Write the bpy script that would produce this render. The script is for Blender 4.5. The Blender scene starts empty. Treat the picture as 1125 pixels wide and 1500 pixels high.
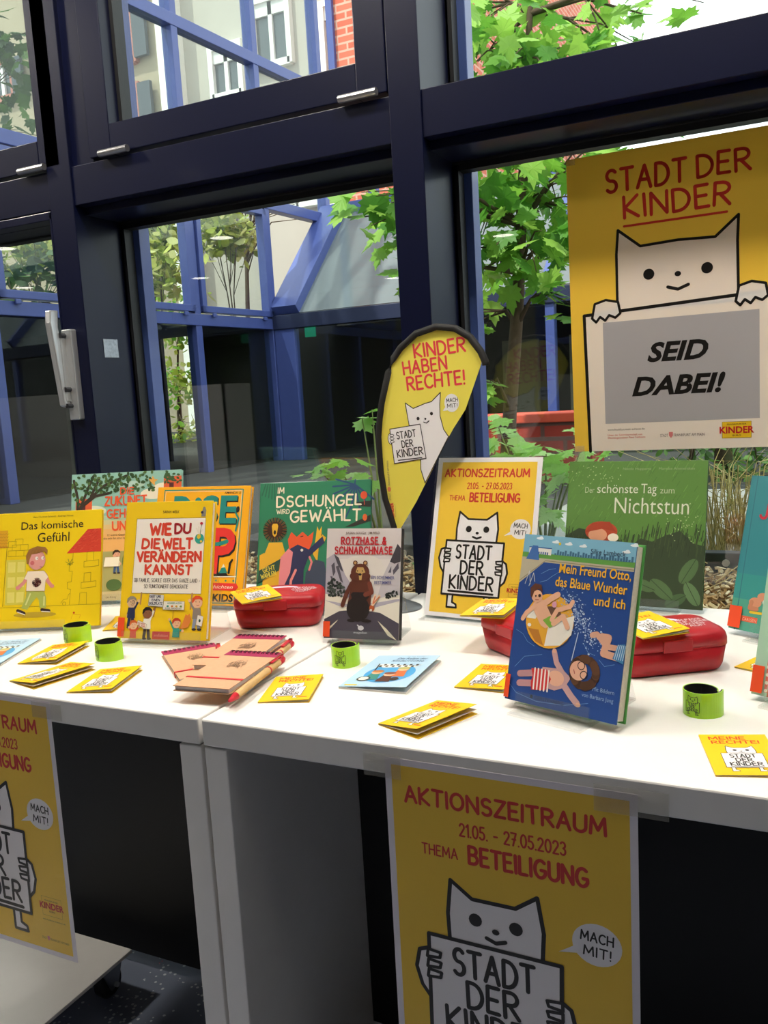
import bpy, bmesh, math, random
from mathutils import Vector, Matrix
from mathutils.geometry import tessellate_polygon

SC = bpy.context.scene
COL = SC.collection
R = math.radians
T = 0.72                      # table height above the floor (m)
CAMZ = T + 0.42084
rnd = random.Random(7)

# ------------------------------------------------------------------ camera
def cam_axes():
    yaw, pitch, roll = 0.4600148, 0.1362859, -0.0582748
    f = Vector((-math.sin(yaw)*math.cos(pitch), math.cos(yaw)*math.cos(pitch), -math.sin(pitch)))
    r = Vector((math.cos(yaw), math.sin(yaw), 0)); u = r.cross(f)
    c, s = math.cos(roll), math.sin(roll)
    return c*r + s*u, -s*r + c*u, f
_r, _u, _f = cam_axes()
cd = bpy.data.cameras.new('camera'); cam = bpy.data.objects.new('camera', cd); COL.objects.link(cam)
cd.sensor_fit = 'VERTICAL'; cd.sensor_height = 36; cd.lens = 1286.6/1500*36
cd.clip_start = 0.05; cd.clip_end = 200
cam.matrix_world = Matrix(((_r.x, _u.x, -_f.x, 0), (_r.y, _u.y, -_f.y, 0), (_r.z, _u.z, -_f.z, CAMZ), (0, 0, 0, 1)))
SC.camera = cam

# ------------------------------------------------------------------ world, sun, exposure
SC.view_settings.view_transform = 'Standard'; SC.view_settings.look = 'None'
SC.view_settings.gamma = 1; SC.view_settings.use_curve_mapping = False
SC.view_settings.exposure = 0.0
SC.cycles.transparent_max_bounces = 32; SC.cycles.max_bounces = 10; SC.cycles.glossy_bounces = 5
SKY = 2.4; SUN = 5.0; LAMP = 16.0; TLAMP = 240.0
w = bpy.data.worlds.new('sky'); SC.world = w; w.use_nodes = True
bg = w.node_tree.nodes['Background']; bg.inputs[0].default_value = (0.93, 0.97, 1.0, 1); bg.inputs[1].default_value = SKY
sd = bpy.data.lights.new('sun', 'SUN'); sd.energy = SUN; sd.angle = 0.02; sd.color = (1, 0.95, 0.86)
so = bpy.data.objects.new('sun', sd); COL.objects.link(so)
so.rotation_euler = Vector((0.35, 0.62, -1.05)).to_track_quat('-Z', 'Y').to_euler()
so.location = (0, -4, 8)

# ------------------------------------------------------------------ helpers
def lin(h):
    h = h.lstrip('#'); o = []
    for i in (0, 2, 4):
        c = int(h[i:i+2], 16)/255; o.append(c/12.92 if c <= .04045 else ((c+.055)/1.055)**2.4)
    return (*o, 1)
MATS = {}
def mat(hexc, rough=.5, metal=0., spec=.5, coat=0., name='paint', noise=0., scale=40., bump=0., trans=0.):
    key = (hexc, rough, metal, spec, coat, noise, scale, bump, trans)
    if key in MATS: return MATS[key]
    m = bpy.data.materials.new(name); m.use_nodes = True; nt = m.node_tree; b = nt.nodes['Principled BSDF']
    b.inputs['Base Color'].default_value = lin(hexc); b.inputs['Roughness'].default_value = rough
    b.inputs['Metallic'].default_value = metal; b.inputs['Specular IOR Level'].default_value = spec
    b.inputs['Coat Weight'].default_value = coat; b.inputs['Coat Roughness'].default_value = .08
    if noise or bump:
        tc = nt.nodes.new('ShaderNodeTexCoord'); n = nt.nodes.new('ShaderNodeTexNoise')
        n.inputs['Scale'].default_value = scale; n.inputs['Detail'].default_value = 4
        nt.links.new(tc.outputs['Object'], n.inputs['Vector'])
        if noise:
            mx = nt.nodes.new('ShaderNodeMix'); mx.data_type = 'RGBA'; mx.blend_type = 'MULTIPLY'
            mx.inputs[0].default_value = noise; mx.inputs[6].default_value = lin(hexc)
            rp = nt.nodes.new('ShaderNodeValToRGB'); rp.color_ramp.elements[0].position = .3; rp.color_ramp.elements[1].position = .7
            rp.color_ramp.elements[0].color = (.45, .45, .45, 1); rp.color_ramp.elements[1].color = (1, 1, 1, 1)
            nt.links.new(n.outputs['Fac'], rp.inputs[0]); nt.links.new(rp.outputs[0], mx.inputs[7])
            nt.links.new(mx.outputs[2], b.inputs['Base Color'])
        if bump:
            bp = nt.nodes.new('ShaderNodeBump'); bp.inputs['Strength'].default_value = bump; bp.inputs['Distance'].default_value = .002
            nt.links.new(n.outputs['Fac'], bp.inputs['Height']); nt.links.new(bp.outputs[0], b.inputs['Normal'])
    if trans:
        tr = nt.nodes.new('ShaderNodeBsdfTranslucent'); tr.inputs[0].default_value = lin(hexc)
        ms = nt.nodes.new('ShaderNodeMixShader'); ms.inputs[0].default_value = trans
        nt.links.new(b.outputs[0], ms.inputs[1]); nt.links.new(tr.outputs[0], ms.inputs[2])
        nt.links.new(ms.outputs[0], nt.nodes['Material Output'].inputs[0])
    MATS[key] = m
    return m
def glass(name, tint=(1, 1, 1), ior=1.5, rough=0.0, haze=0.0, hazecol='c8ccd0'):
    key = ('glass', name)
    if key in MATS: return MATS[key]
    m = bpy.data.materials.new(name); m.use_nodes = True; nt = m.node_tree; nt.nodes.clear()
    o = nt.nodes.new('ShaderNodeOutputMaterial'); t = nt.nodes.new('ShaderNodeBsdfTransparent'); g = nt.nodes.new('ShaderNodeBsdfGlossy')
    lw = nt.nodes.new('ShaderNodeLayerWeight'); lw.inputs[0].default_value = .5; mx = nt.nodes.new('ShaderNodeMixShader')   # Schlick reflectance, same from both faces
    pw = nt.nodes.new('ShaderNodeMath'); pw.operation = 'POWER'; pw.inputs[1].default_value = 5; nt.links.new(lw.outputs['Facing'], pw.inputs[0])
    fr = nt.nodes.new('ShaderNodeMapRange'); f0 = ((ior-1)/(ior+1))**2; fr.inputs['To Min'].default_value = f0; nt.links.new(pw.outputs[0], fr.inputs['Value'])
    t.inputs[0].default_value = (*tint, 1); g.inputs['Roughness'].default_value = rough
    nt.links.new(fr.outputs[0], mx.inputs[0]); nt.links.new(t.outputs[0], mx.inputs[1]); nt.links.new(g.outputs[0], mx.inputs[2])
    last = mx
    if haze:
        d = nt.nodes.new('ShaderNodeBsdfDiffuse'); d.inputs[0].default_value = lin(hazecol)
        m2 = nt.nodes.new('ShaderNodeMixShader'); m2.inputs[0].default_value = haze
        nt.links.new(mx.outputs[0], m2.inputs[1]); nt.links.new(d.outputs[0], m2.inputs[2]); last = m2
    nt.links.new(last.outputs[0], o.inputs[0])
    MATS[key] = m
    return m
def emit(name, col, s):
    m = bpy.data.materials.new(name); m.use_nodes = True; nt = m.node_tree; nt.nodes.clear()
    o = nt.nodes.new('ShaderNodeOutputMaterial'); e = nt.nodes.new('ShaderNodeEmission')
    e.inputs[0].default_value = (*col, 1); e.inputs[1].default_value = s; nt.links.new(e.outputs[0], o.inputs[0])
    return m

class MB:
    def __init__(s): s.v = []; s.f = []; s.mi = []; s.ms = []
    def m(s, mt):
        if mt not in s.ms: s.ms.append(mt)
        return s.ms.index(mt)
    def add(s, vs, fs, mt):
        o = len(s.v); k = s.m(mt); s.v += [tuple(p) for p in vs]
        for f in fs: s.f.append([i+o for i in f]); s.mi.append(k)
    def box(s, x0, x1, y0, y1, z0, z1, mt, M=None):
        vs = [Vector((x, y, z)) for z in (z0, z1) for y in (y0, y1) for x in (x0, x1)]
        if M: vs = [M(p) if callable(M) else M @ p for p in vs]
        s.add(vs, [(0, 2, 3, 1), (4, 5, 7, 6), (0, 1, 5, 4), (2, 6, 7, 3), (0, 4, 6, 2), (1, 3, 7, 5)], mt)
    def tube(s, pts, rad, mt, n=8, cap=True):
        pts = [Vector(p) for p in pts]; vs = []; k = len(pts)
        rad = rad if isinstance(rad, (list, tuple)) else [rad]*k
        for i, p in enumerate(pts):
            d = (pts[min(i+1, k-1)] - pts[max(i-1, 0)]).normalized()
            a = d.cross(Vector((0, 0, 1)) if abs(d.z) < .9 else Vector((1, 0, 0))).normalized(); b = d.cross(a)
            for j in range(n):
                t = 2*math.pi*j/n; vs.append(p + (a*math.cos(t) + b*math.sin(t))*rad[i])
        fs = [(i*n+j, i*n+(j+1) % n, (i+1)*n+(j+1) % n, (i+1)*n+j) for i in range(k-1) for j in range(n)]
        if cap: fs += [tuple(range(n))[::-1], tuple(range((k-1)*n, k*n))]
        s.add(vs, fs, mt)
    def lathe(s, prof, mt, n=24, c=(0, 0, 0), M=None):
        vs = []; k = len(prof)
        for r_, z in prof:
            for j in range(n):
                t = 2*math.pi*j/n; p = Vector((c[0]+r_*math.cos(t), c[1]+r_*math.sin(t), c[2]+z))
                vs.append(M @ p if M else p)
        fs = [(i*n+j, i*n+(j+1) % n, (i+1)*n+(j+1) % n, (i+1)*n+j) for i in range(k-1) for j in range(n)]
        s.add(vs, fs, mt)
    def prism(s, pts, d, mt):          # polygon pts (3D) extruded along vector d
        n = len(pts); pts = [Vector(p) for p in pts]; d = Vector(d)
        tri = tessellate_polygon([pts])
        fs = [tuple(t) for t in tri] + [tuple(i+n for i in t[::-1]) for t in tri]
        fs += [(i, (i+1) % n, n+(i+1) % n, n+i) for i in range(n)]
        s.add(pts + [p+d for p in pts], fs, mt)
    def build(s, name, parent=None, smooth=False, bevel=0.0, seg=2, fix=True):
        me = bpy.data.meshes.new(name); me.from_pydata(s.v, [], s.f)
        for mt in s.ms: me.materials.append(mt)
        me.polygons.foreach_set('material_index', s.mi)
        if fix:
            bm = bmesh.new(); bm.from_mesh(me); bmesh.ops.recalc_face_normals(bm, faces=bm.faces); bm.to_mesh(me); bm.free()
        if smooth: me.polygons.foreach_set('use_smooth', [True]*len(me.polygons))
        me.update()
        o = bpy.data.objects.new(name, me); COL.objects.link(o)
        if parent: o.parent = parent
        if bevel:
            b = o.modifiers.new('bevel', 'BEVEL'); b.width = bevel; b.segments = seg; b.limit_method = 'ANGLE'; b.angle_limit = R(40)
        return o
def tag(o, label=None, cat=None, group=None, kind=None):
    for k, v in (('label', label), ('category', cat), ('group', group), ('kind', kind)):
        if v: o[k] = v
    return o
def thing(name, label, cat, loc=(0, 0, 0), rz=0., group=None):
    o = bpy.data.objects.new(name, None); COL.objects.link(o); o.empty_display_size = .05
    o.location = loc; o.rotation_euler = (0, 0, rz)
    return tag(o, label, cat, group)
def struct(o): o['kind'] = 'structure'; return o
def box1(name, b, mt, parent=None, bevel=0.):
    m = MB(); m.box(*b, mt); return m.build(name, parent, bevel=bevel)
def copy_tree(o, parent=None):
    c = o.copy(); COL.objects.link(c)
    if parent: c.parent = parent
    for ch in list(o.children): copy_tree(ch, c)
    return c

# ------------------------------------------------------------------ drawing: hand-lettered strokes and printed shapes
def arc(cx, cy, rx, ry, a0, a1, n=10):
    return [(cx+rx*math.cos(R(a0+(a1-a0)*i/n)), cy+ry*math.sin(R(a0+(a1-a0)*i/n))) for i in range(n+1)]
G = {
 'A': (.66, [[(0, 0), (.33, 1), (.66, 0)], [(.13, .36), (.53, .36)]]),
 'B': (.56, [[(0, 0), (0, 1)]+arc(.26, .76, .24, .24, 90, -90)+[(0, .52)], [(0, .52), (.28, .52)]+arc(.28, .26, .28, .26, 90, -90)+[(0, 0)]]),
 'C': (.6, [arc(.36, .5, .36, .5, 48, 312, 14)]),
 'D': (.62, [[(0, 0), (0, 1)]+arc(.16, .5, .46, .5, 90, -90, 12)+[(0, 0)]]),
 'E': (.48, [[(.46, 1), (0, 1), (0, 0), (.48, 0)], [(0, .52), (.4, .52)]]),
 'F': (.46, [[(.46, 1), (0, 1), (0, 0)], [(0, .52), (.4, .52)]]),
 'G': (.66, [arc(.36, .5, .36, .5, 50, 330, 14)+[(.66, .44), (.4, .44)]]),
 'H': (.6, [[(0, 0), (0, 1)], [(.6, 0), (.6, 1)], [(0, .5), (.6, .5)]]),
 'I': (.04, [[(.02, 0), (.02, 1)]]),
 'J': (.4, [[(.4, 1)]+arc(.2, .2, .2, .2, 0, -170)]),
 'K': (.56, [[(0, 0), (0, 1)], [(.54, 1), (.02, .46), (.56, 0)]]),
 'L': (.46, [[(0, 1), (0, 0), (.46, 0)]]),
 'M': (.78, [[(0, 0), (.06, 1), (.39, .25), (.72, 1), (.78, 0)]]),
 'N': (.62, [[(0, 0), (0, 1), (.62, 0), (.62, 1)]]),
 'O': (.72, [arc(.36, .5, .36, .5, 90, 450, 18)]),
 'P': (.54, [[(0, 0), (0, 1)]+arc(.26, .74, .28, .26, 90, -90)+[(0, .48)]]),
 'R': (.58, [[(0, 0), (0, 1)]+arc(.26, .75, .28, .25, 90, -90)+[(0, .5)], [(.2, .5), (.58, 0)]]),
 'S': (.52, [arc(.27, .75, .24, .25, 35, 265, 10)+arc(.26, .25, .26, .26, 85, -145, 10)]),
 'T': (.6, [[(0, 1), (.6, 1)], [(.3, 1), (.3, 0)]]),
 'U': (.6, [[(0, 1)]+arc(.3, .3, .3, .3, 180, 360)+[(.6, 1)]]),
 'V': (.62, [[(0, 1), (.31, 0), (.62, 1)]]),
 'W': (.92, [[(0, 1), (.22, 0), (.46, .75), (.7, 0), (.92, 1)]]),
 'X': (.6, [[(0, 0), (.6, 1)], [(0, 1), (.6, 0)]]),
 'Y': (.6, [[(0, 1), (.3, .48), (.6, 1)], [(.3, .48), (.3, 0)]]),
 'Z': (.56, [[(.02, 1), (.56, 1), (0, 0), (.56, 0)]]),
 '0': (.56, [arc(.28, .5, .28, .5, 90, 450, 16)]),
 '1': (.2, [[(0, .8), (.2, 1), (.2, 0)]]),
 '2': (.52, [arc(.26, .74, .25, .26, 165, -30)+[(0, 0), (.52, 0)]]),
 '3': (.5, [arc(.24, .76, .24, .24, 150, -80)+arc(.24, .26, .26, .26, 80, -150)]),
 '5': (.5, [[(.46, 1), (.08, 1), (.04, .58)]+arc(.22, .3, .28, .3, 110, -150)]),
 '7': (.52, [[(0, 1), (.52, 1), (.18, 0)], [(.12, .5), (.46, .5)]]),
 '.': (.04, [[(.02, 0), (.02, .02)]]), '-': (.34, [[(0, .42), (.34, .42)]]), '!': (.04, [[(.02, 1), (.02, .32)], [(.02, 0), (.02, .02)]]),
 ',': (.06, [[(.06, .03), (0, -.16)]]), '&': (.6, [[(.6, 0), (.14, .7)]+arc(.28, .82, .16, .18, 200, -40)+[(.1, .4)]+arc(.24, .22, .22, .22, 160, 300)+[(.6, .4)]]),
 ' ': (.3, []),
}
for a, b in (('Ä', 'A'), ('Ö', 'O'), ('Ü', 'U')):
    wd, st = G[b]; G[a] = (wd, st+[[(wd/2-.14, 1.22), (wd/2-.13, 1.22)], [(wd/2+.13, 1.22), (wd/2+.14, 1.22)]])
BF = {}
def bmesh_text(t, bold, shear):
    k = (t, bold, shear)
    if k in BF: return BF[k]
    cu = bpy.data.curves.new('lettering', 'FONT'); cu.body = t; cu.size = 1; cu.offset = bold; cu.shear = shear; cu.resolution_u = 3
    cu.dimensions = '2D'; cu.fill_mode = 'BOTH'
    ob = bpy.data.objects.new('lettering', cu); me = bpy.data.meshes.new_from_object(ob)
    vs = [(v.co.x, v.co.y) for v in me.vertices]; fs = [tuple(p.vertices) for p in me.polygons]
    bpy.data.objects.remove(ob); bpy.data.meshes.remove(me); bpy.data.curves.remove(cu)
    BF[k] = (vs, fs)
    return BF[k]
EPS = .00011
class Art:
    """Printed artwork. Coordinates are fractions of the sheet (u right, v up); widths in metres."""
    def __init__(s, w, h): s.w = w; s.h = h; s.it = []
    def S(s, p): return (p[0]*s.w, p[1]*s.h)
    def raw(s, pts, hexc, L, convex=False): s.it.append((pts, None if not convex else 'c', hexc, L))
    def poly(s, pts, hexc, L): s.raw([s.S(p) for p in pts], hexc, L)
    def rect(s, a, b, c, d, hexc, L): s.raw([s.S(p) for p in ((a, b), (c, b), (c, d), (a, d))], hexc, L, True)
    def ell(s, u, v, rx, ry, hexc, L, n=20, rot=0):   # radii are fractions of the sheet width
        cu, cv = s.S((u, v)); c, q = math.cos(R(rot)), math.sin(R(rot)); o = []
        for i in range(n):
            t = 2*math.pi*i/n; x, y = rx*s.w*math.cos(t), ry*s.w*math.sin(t); o.append((cu+x*c-y*q, cv+x*q+y*c))
        s.raw(o, hexc, L, True)
    def rstroke(s, pts, wd, hexc, L):
        n = 8; r = wd/2
        for i, (x, y) in enumerate(pts):
            s.raw([(x+r*math.cos(2*math.pi*j/n), y+r*math.sin(2*math.pi*j/n)) for j in range(n)], hexc, L, True)
            if i:
                px, py = pts[i-1]; dx, dy = x-px, y-py; l = math.hypot(dx, dy)
                if l < 1e-9: continue
                nx, ny = -dy/l*r, dx/l*r
                s.raw([(px+nx, py+ny), (px-nx, py-ny), (x-nx, y-ny), (x+nx, y+ny)], hexc, L, True)
    def line(s, pts, wd, hexc, L, closed=False):
        p = [s.S(q) for q in pts]
        s.rstroke(p+[p[0]] if closed else p, wd, hexc, L)
    def shape(s, pts, fill, edge, wd, L):
        s.poly(pts, fill, L); s.line(pts, wd, edge, L+1, True)
    def ring(s, u, v, rx, ry, wd, hexc, L, n=24):
        s.line([(u+rx*math.cos(2*math.pi*i/n), v+ry*s.w/s.h*math.sin(2*math.pi*i/n)) for i in range(n)], wd, hexc, L, True)
    def text(s, t, u0, v0, u1, vh, wt, hexc, L, rot=0., jit=0., gap=.24):
        """hand-drawn capitals from u0 to u1, baseline v0, height vh (fraction of sheet height), stroke weight wt (fraction of letter height)"""
        x0, y0 = s.S((u0, v0)); H = vh*s.h; W = (u1-u0)*s.w; adv = []; x = 0
        for ch in t: adv.append(x); x += G[ch][0]+gap
        tot = x-gap; sx = W/tot; rg = random.Random(t); c, q = math.cos(R(rot)), math.sin(R(rot))
        for ch, a in zip(t, adv):
            th = R(rg.uniform(-jit, jit)); dy = rg.uniform(-jit, jit)*.006; ww = G[ch][0]/2
            for st in G[ch][1]:
                o = []
                for (px, py) in st:
                    lx, ly = (px-ww), (py-.5)
                    lx, ly = lx*math.cos(th)-ly*math.sin(th)+ww+a, lx*math.sin(th)+ly*math.cos(th)+.5+dy
                    X, Y = lx*sx, ly*H; o.append((x0+X*c-Y*q, y0+X*q+Y*c))
                s.rstroke(o, wt*H, hexc, L)
    def type(s, t, u0, v0, u1, vh, hexc, L, bold=0., shear=0., rot=0.):
        """printed type from u0 to u1, baseline v0, capital height vh"""
        vs, fs = bmesh_text(t, bold, shear)
        if not vs: return
        mx, Mx = min(v[0] for v in vs), max(v[0] for v in vs)
        x0, y0 = s.S((u0, v0)); sx = (u1-u0)*s.w/(Mx-mx); sy = vh*s.h/.729; c, q = math.cos(R(rot)), math.sin(R(rot))
        P = [((v[0]-mx)*sx, v[1]*sy) for v in vs]; P = [(x0+x*c-y*q, y0+x*q+y*c) for x, y in P]
        s.it.append((P, fs, hexc, L))
    def build(s, name, f, parent, rough=.45, trans=0.):
        m = MB()
        for k, (pts, fs, hexc, L) in enumerate(s.it):
            mt = mat(hexc, rough, name='print ink', trans=trans); off = .00015+EPS*L+(k % 40)*2.4e-6
            if fs is None:
                fs = [tuple(t) for t in tessellate_polygon([[Vector((p[0], p[1], 0)) for p in pts]])]
            elif fs == 'c': fs = [tuple(range(len(pts)))]
            m.add([f(p[0], p[1], off) for p in pts], fs, mt)
        return m.build(name, parent, fix=False)

YEL = 'f4c93c'; RED = 'd1332c'; INK = '1c1712'; PAPER = 'efe9ec'
def placard(A, x, y, S, wd, L, legs=True, text=True, fill='f4f0f2', ink=INK, hands=True):
    """a plain white animal holding a placard; x,y = placard lower-left (fractions), S = placard width (fraction of sheet width)"""
    k = A.w/A.h
    q = lambda a, b: (x+a*S, y+b*S*k)
    t = .845
    A.shape([q(.18, t-.1), q(.17, t+.2), q(.2, t+.46), q(.36, t+.345), q(.68, t+.345), q(.84, t+.46), q(.88, t+.2), q(.86, t-.1)], fill, ink, wd, L)
    for ex in (.38, .68): A.ell(*q(ex, t+.19), .05*S, .05*S, ink, L+2, 14)
    A.ell(*q(.53, t+.13), .028*S, .022*S, ink, L+2, 10)
    A.line([q(.46, t+.07), q(.53, t+.045), q(.6, t+.07)], wd, ink, L+2)
    if legs:
        for lx in (.11, .74):
            A.shape([q(lx, .02), q(lx, -.2), q(lx+.17, -.2), q(lx+.16, -.15), q(lx+.09, -.12), q(lx+.09, .02)], fill, ink, wd, L)
    if hands:
        A.shape([q(.03, .74), q(-.07, .7), q(-.1, .56), q(-.06, .42), q(.0, .34), q(.04, .5)], fill, ink, wd, L+1)
        A.shape([q(.97, .58), q(1.06, .52), q(1.09, .38), q(1.05, .24), q(.97, .16), q(.95, .3)], fill, ink, wd, L+1)
    A.shape([q(0, 0), q(.01, t), q(1, t-.01), q(.98, 0)], fill, ink, wd, L+3)
    if hands:
        for b in (.5, .58, .66): A.shape([q(-.01, b), q(.09, b+.01), q(.1, b+.05), q(0, b+.06)], fill, ink, wd*.8, L+5)
        for b in (.34, .42, .5): A.shape([q(1.0, b), q(.9, b+.01), q(.89, b+.05), q(1.0, b+.06)], fill, ink, wd*.8, L+5)
    if text:
        h = .2*S*k
        A.text('STADT', x+.2*S, y+.575*S*k, x+.8*S, h, .16, ink, L+5, jit=3)
        A.text('DER', x+.3*S, y+.335*S*k, x+.68*S, h, .16, ink, L+5, jit=3)
        A.text('KINDER', x+.13*S, y+.1*S*k, x+.87*S, h, .16, ink, L+5, jit=3)
        A.line([q(.12, .055), q(.88, .045)], wd*1.1, ink, L+5)
def kinder_logo(A, x, y, S, L, box=True):
    k = A.w/A.h
    if box:
        A.rect(x+.08*S, y, x+.92*S, y+.5*S*k, 'f3cf2a', L)
        A.line([(x+.08*S, y), (x+.92*S, y), (x+.92*S, y+.5*S*k), (x+.08*S, y+.5*S*k)], .012*S*A.w, 'a8861a', L+1, True)
    A.type('FRANKFURTER', x+.22*S, y+.4*S*k, x+.78*S, .05*S*k, '5a2a1a', L+2)
    A.type('KINDER', x, y+.15*S*k, x+S, .21*S*k, 'c8202a', L+2, bold=.03)
    A.type('BÜRO', x+.38*S, y+.045*S*k, x+.62*S, .06*S*k, '5a2a1a', L+2)
def city_line(A, x, y, S, L, col='7a7076'):
    k = A.w/A.h; h = .085*S*k
    A.type('STADT', x, y, x+.18*S, h*.85, col, L)
    A.poly([(x+.2*S, y+h*1.3), (x+.29*S, y+h*1.3), (x+.29*S, y+h*.3), (x+.245*S, y-h*.4), (x+.2*S, y+h*.3)], 'e08a8a', L)
    A.type('FRANKFURT AM MAIN', x+.31*S, y, x+S, h*.85, col, L)
def event_poster(w, h, margin, logos=True):
    A = Art(w, h); mu, mv = margin/w, margin/h
    A.rect(mu, mv, 1-mu, 1-mv, YEL, 0)
    A.text('AKTIONSZEITRAUM', .085, .875, .885, .046, .2, RED, 1, jit=2)
    A.text('21.05. - 27.05.2023', .315, .8, .735, .036, .15, RED, 1)
    A.text('THEMA', .15, .727, .3, .03, .15, RED, 1); A.text('BETEILIGUNG', .35, .722, .815, .05, .2, RED, 1, jit=2)
    placard(A, .155, .148, .555, .0036*w/.212, 1)
    A.ell(.845, .562, .093, .085, 'f2eef0', 1, 28); A.poly([(.775, .555), (.7, .519), (.79, .53)], 'f2eef0', 1)
    A.text('MACH', .785, .572, .905, .026, .17, INK, 2, rot=-3); A.text('MIT!', .795, .53, .895, .026, .17, INK, 2, rot=-3)
    if logos:
        kinder_logo(A, .77, .17, .17, 1, box=False)
        A.line([(.785, .16), (.925, .16), (.925, .235), (.785, .235)], .0004, '8a6a12', 1, True)
        A.type('www.frankfurter-kinderbuero.de', .78, .14, .94, .006, '3a2c10', 1)
        city_line(A, .76, .06, .19, 1, '7d6420')
    return A

# ================================================================== THE SETTING
def floor_mat():
    m = bpy.data.materials.new('speckled vinyl floor'); m.use_nodes = True; nt = m.node_tree; b = nt.nodes['Principled BSDF']; L = nt.links.new
    tc = nt.nodes.new('ShaderNodeTexCoord'); v = nt.nodes.new('ShaderNodeTexVoronoi'); v.inputs['Scale'].default_value = 82
    L(tc.outputs['Object'], v.inputs['Vector'])
    lt = nt.nodes.new('ShaderNodeMath'); lt.operation = 'LESS_THAN'; lt.inputs[1].default_value = .25; L(v.outputs['Distance'], lt.inputs[0])
    n = nt.nodes.new('ShaderNodeTexNoise'); n.inputs['Scale'].default_value = 14; n.inputs['Detail'].default_value = 1; L(tc.outputs['Object'], n.inputs['Vector'])
    gt = nt.nodes.new('ShaderNodeMath'); gt.operation = 'GREATER_THAN'; gt.inputs[1].default_value = .47; L(n.outputs['Fac'], gt.inputs[0])
    mu = nt.nodes.new('ShaderNodeMath'); mu.operation = 'MULTIPLY'; L(lt.outputs[0], mu.inputs[0]); L(gt.outputs[0], mu.inputs[1])
    n2 = nt.nodes.new('ShaderNodeTexNoise'); n2.inputs['Scale'].default_value = 11; n2.noise_dimensions = '4D'; n2.inputs['W'].default_value = 5; L(tc.outputs['Object'], n2.inputs['Vector'])
    pk = nt.nodes.new('ShaderNodeMath'); pk.operation = 'GREATER_THAN'; pk.inputs[1].default_value = .63; L(n2.outputs['Fac'], pk.inputs[0])
    c1 = nt.nodes.new('ShaderNodeMix'); c1.data_type = 'RGBA'; c1.inputs[6].default_value = lin('d8dde2'); c1.inputs[7].default_value = lin('d83a5a'); L(pk.outputs[0], c1.inputs[0])
    c2 = nt.nodes.new('ShaderNodeMix'); c2.data_type = 'RGBA'; c2.inputs[6].default_value = lin('7a8398'); L(mu.outputs[0], c2.inputs[0]); L(c1.outputs[2], c2.inputs[7])
    L(c2.outputs[2], b.inputs['Base Color']); b.inputs['Roughness'].default_value = .45
    return m
def brick_mat(c1, c2, mortar, scale=1.0, name='brick'):
    m = bpy.data.materials.new(name); m.use_nodes = True; nt = m.node_tree; b = nt.nodes['Principled BSDF']; L = nt.links.new
    tc = nt.nodes.new('ShaderNodeTexCoord'); s = nt.nodes.new('ShaderNodeSeparateXYZ'); a = nt.nodes.new('ShaderNodeMath'); cm = nt.nodes.new('ShaderNodeCombineXYZ')
    L(tc.outputs['Object'], s.inputs[0]); L(s.outputs[0], a.inputs[0]); L(s.outputs[1], a.inputs[1]); L(a.outputs[0], cm.inputs[0]); L(s.outputs[2], cm.inputs[1])
    t = nt.nodes.new('ShaderNodeTexBrick'); t.inputs['Scale'].default_value = scale; t.inputs['Color1'].default_value = lin(c1); t.inputs['Color2'].default_value = lin(c2)
    t.inputs['Mortar'].default_value = lin(mortar); t.inputs['Brick Width'].default_value = .25; t.inputs['Row Height'].default_value = .083; t.inputs['Mortar Size'].default_value = .012
    L(cm.outputs[0], t.inputs['Vector']); L(t.outputs['Color'], b.inputs['Base Color']); b.inputs['Roughness'].default_value = .85
    return m
WALLM = mat('8d877c', .8, noise=.1, scale=8, name='painted plaster')
NAVY = mat('060b28', .36, spec=.3, coat=.04, noise=.15, scale=60, name='navy lacquer')
BLUE = mat('4a5898', .35, coat=.2, noise=.15, scale=20, name='blue lacquer')
GASK = mat('0c0c0e', .5, name='rubber gasket')
GLASS = glass('window glass', (.93, .97, .95), 1.72)
WH = mat('f1eeea', .35, noise=.04, scale=30, name='white laminate')
BLK = mat('060607', .6, noise=.3, scale=200, name='black panel')
STEEL = mat('d0d2d4', .34, metal=.75, name='brushed steel')
CEIL = 2.05+T
struct(box1('floor', (-10.5, 3, -9, 1.66, -.1, 0), floor_mat()))
struct(box1('ceiling', (-10.5, 3, -9, 1.9, CEIL, CEIL+.15), mat('b5b0a6', .9, name='ceiling paint')))
struct(box1('wall_left', (-10.65, -10.5, -9, 1.9, 0, CEIL), WALLM))
struct(box1('wall_right', (3, 3.15, -9, 1.9, 0, CEIL), WALLM))
struct(box1('wall_front', (-10.5, 3, -9.15, -9, 0, CEIL), WALLM))
m = MB(); m.box(-10.5, 3, 1.66, 1.86, -.1, T-.13, WALLM); m.box(-10.5, -3.3, 1.66, 1.86, T-.13, CEIL, WALLM); m.box(2.2, 3, 1.66, 1.86, T-.13, CEIL, WALLM)
m.box(-3.3, 2.2, 1.66, 1.86, T+1.85, CEIL, WALLM); struct(m.build('wall_back'))

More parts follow.
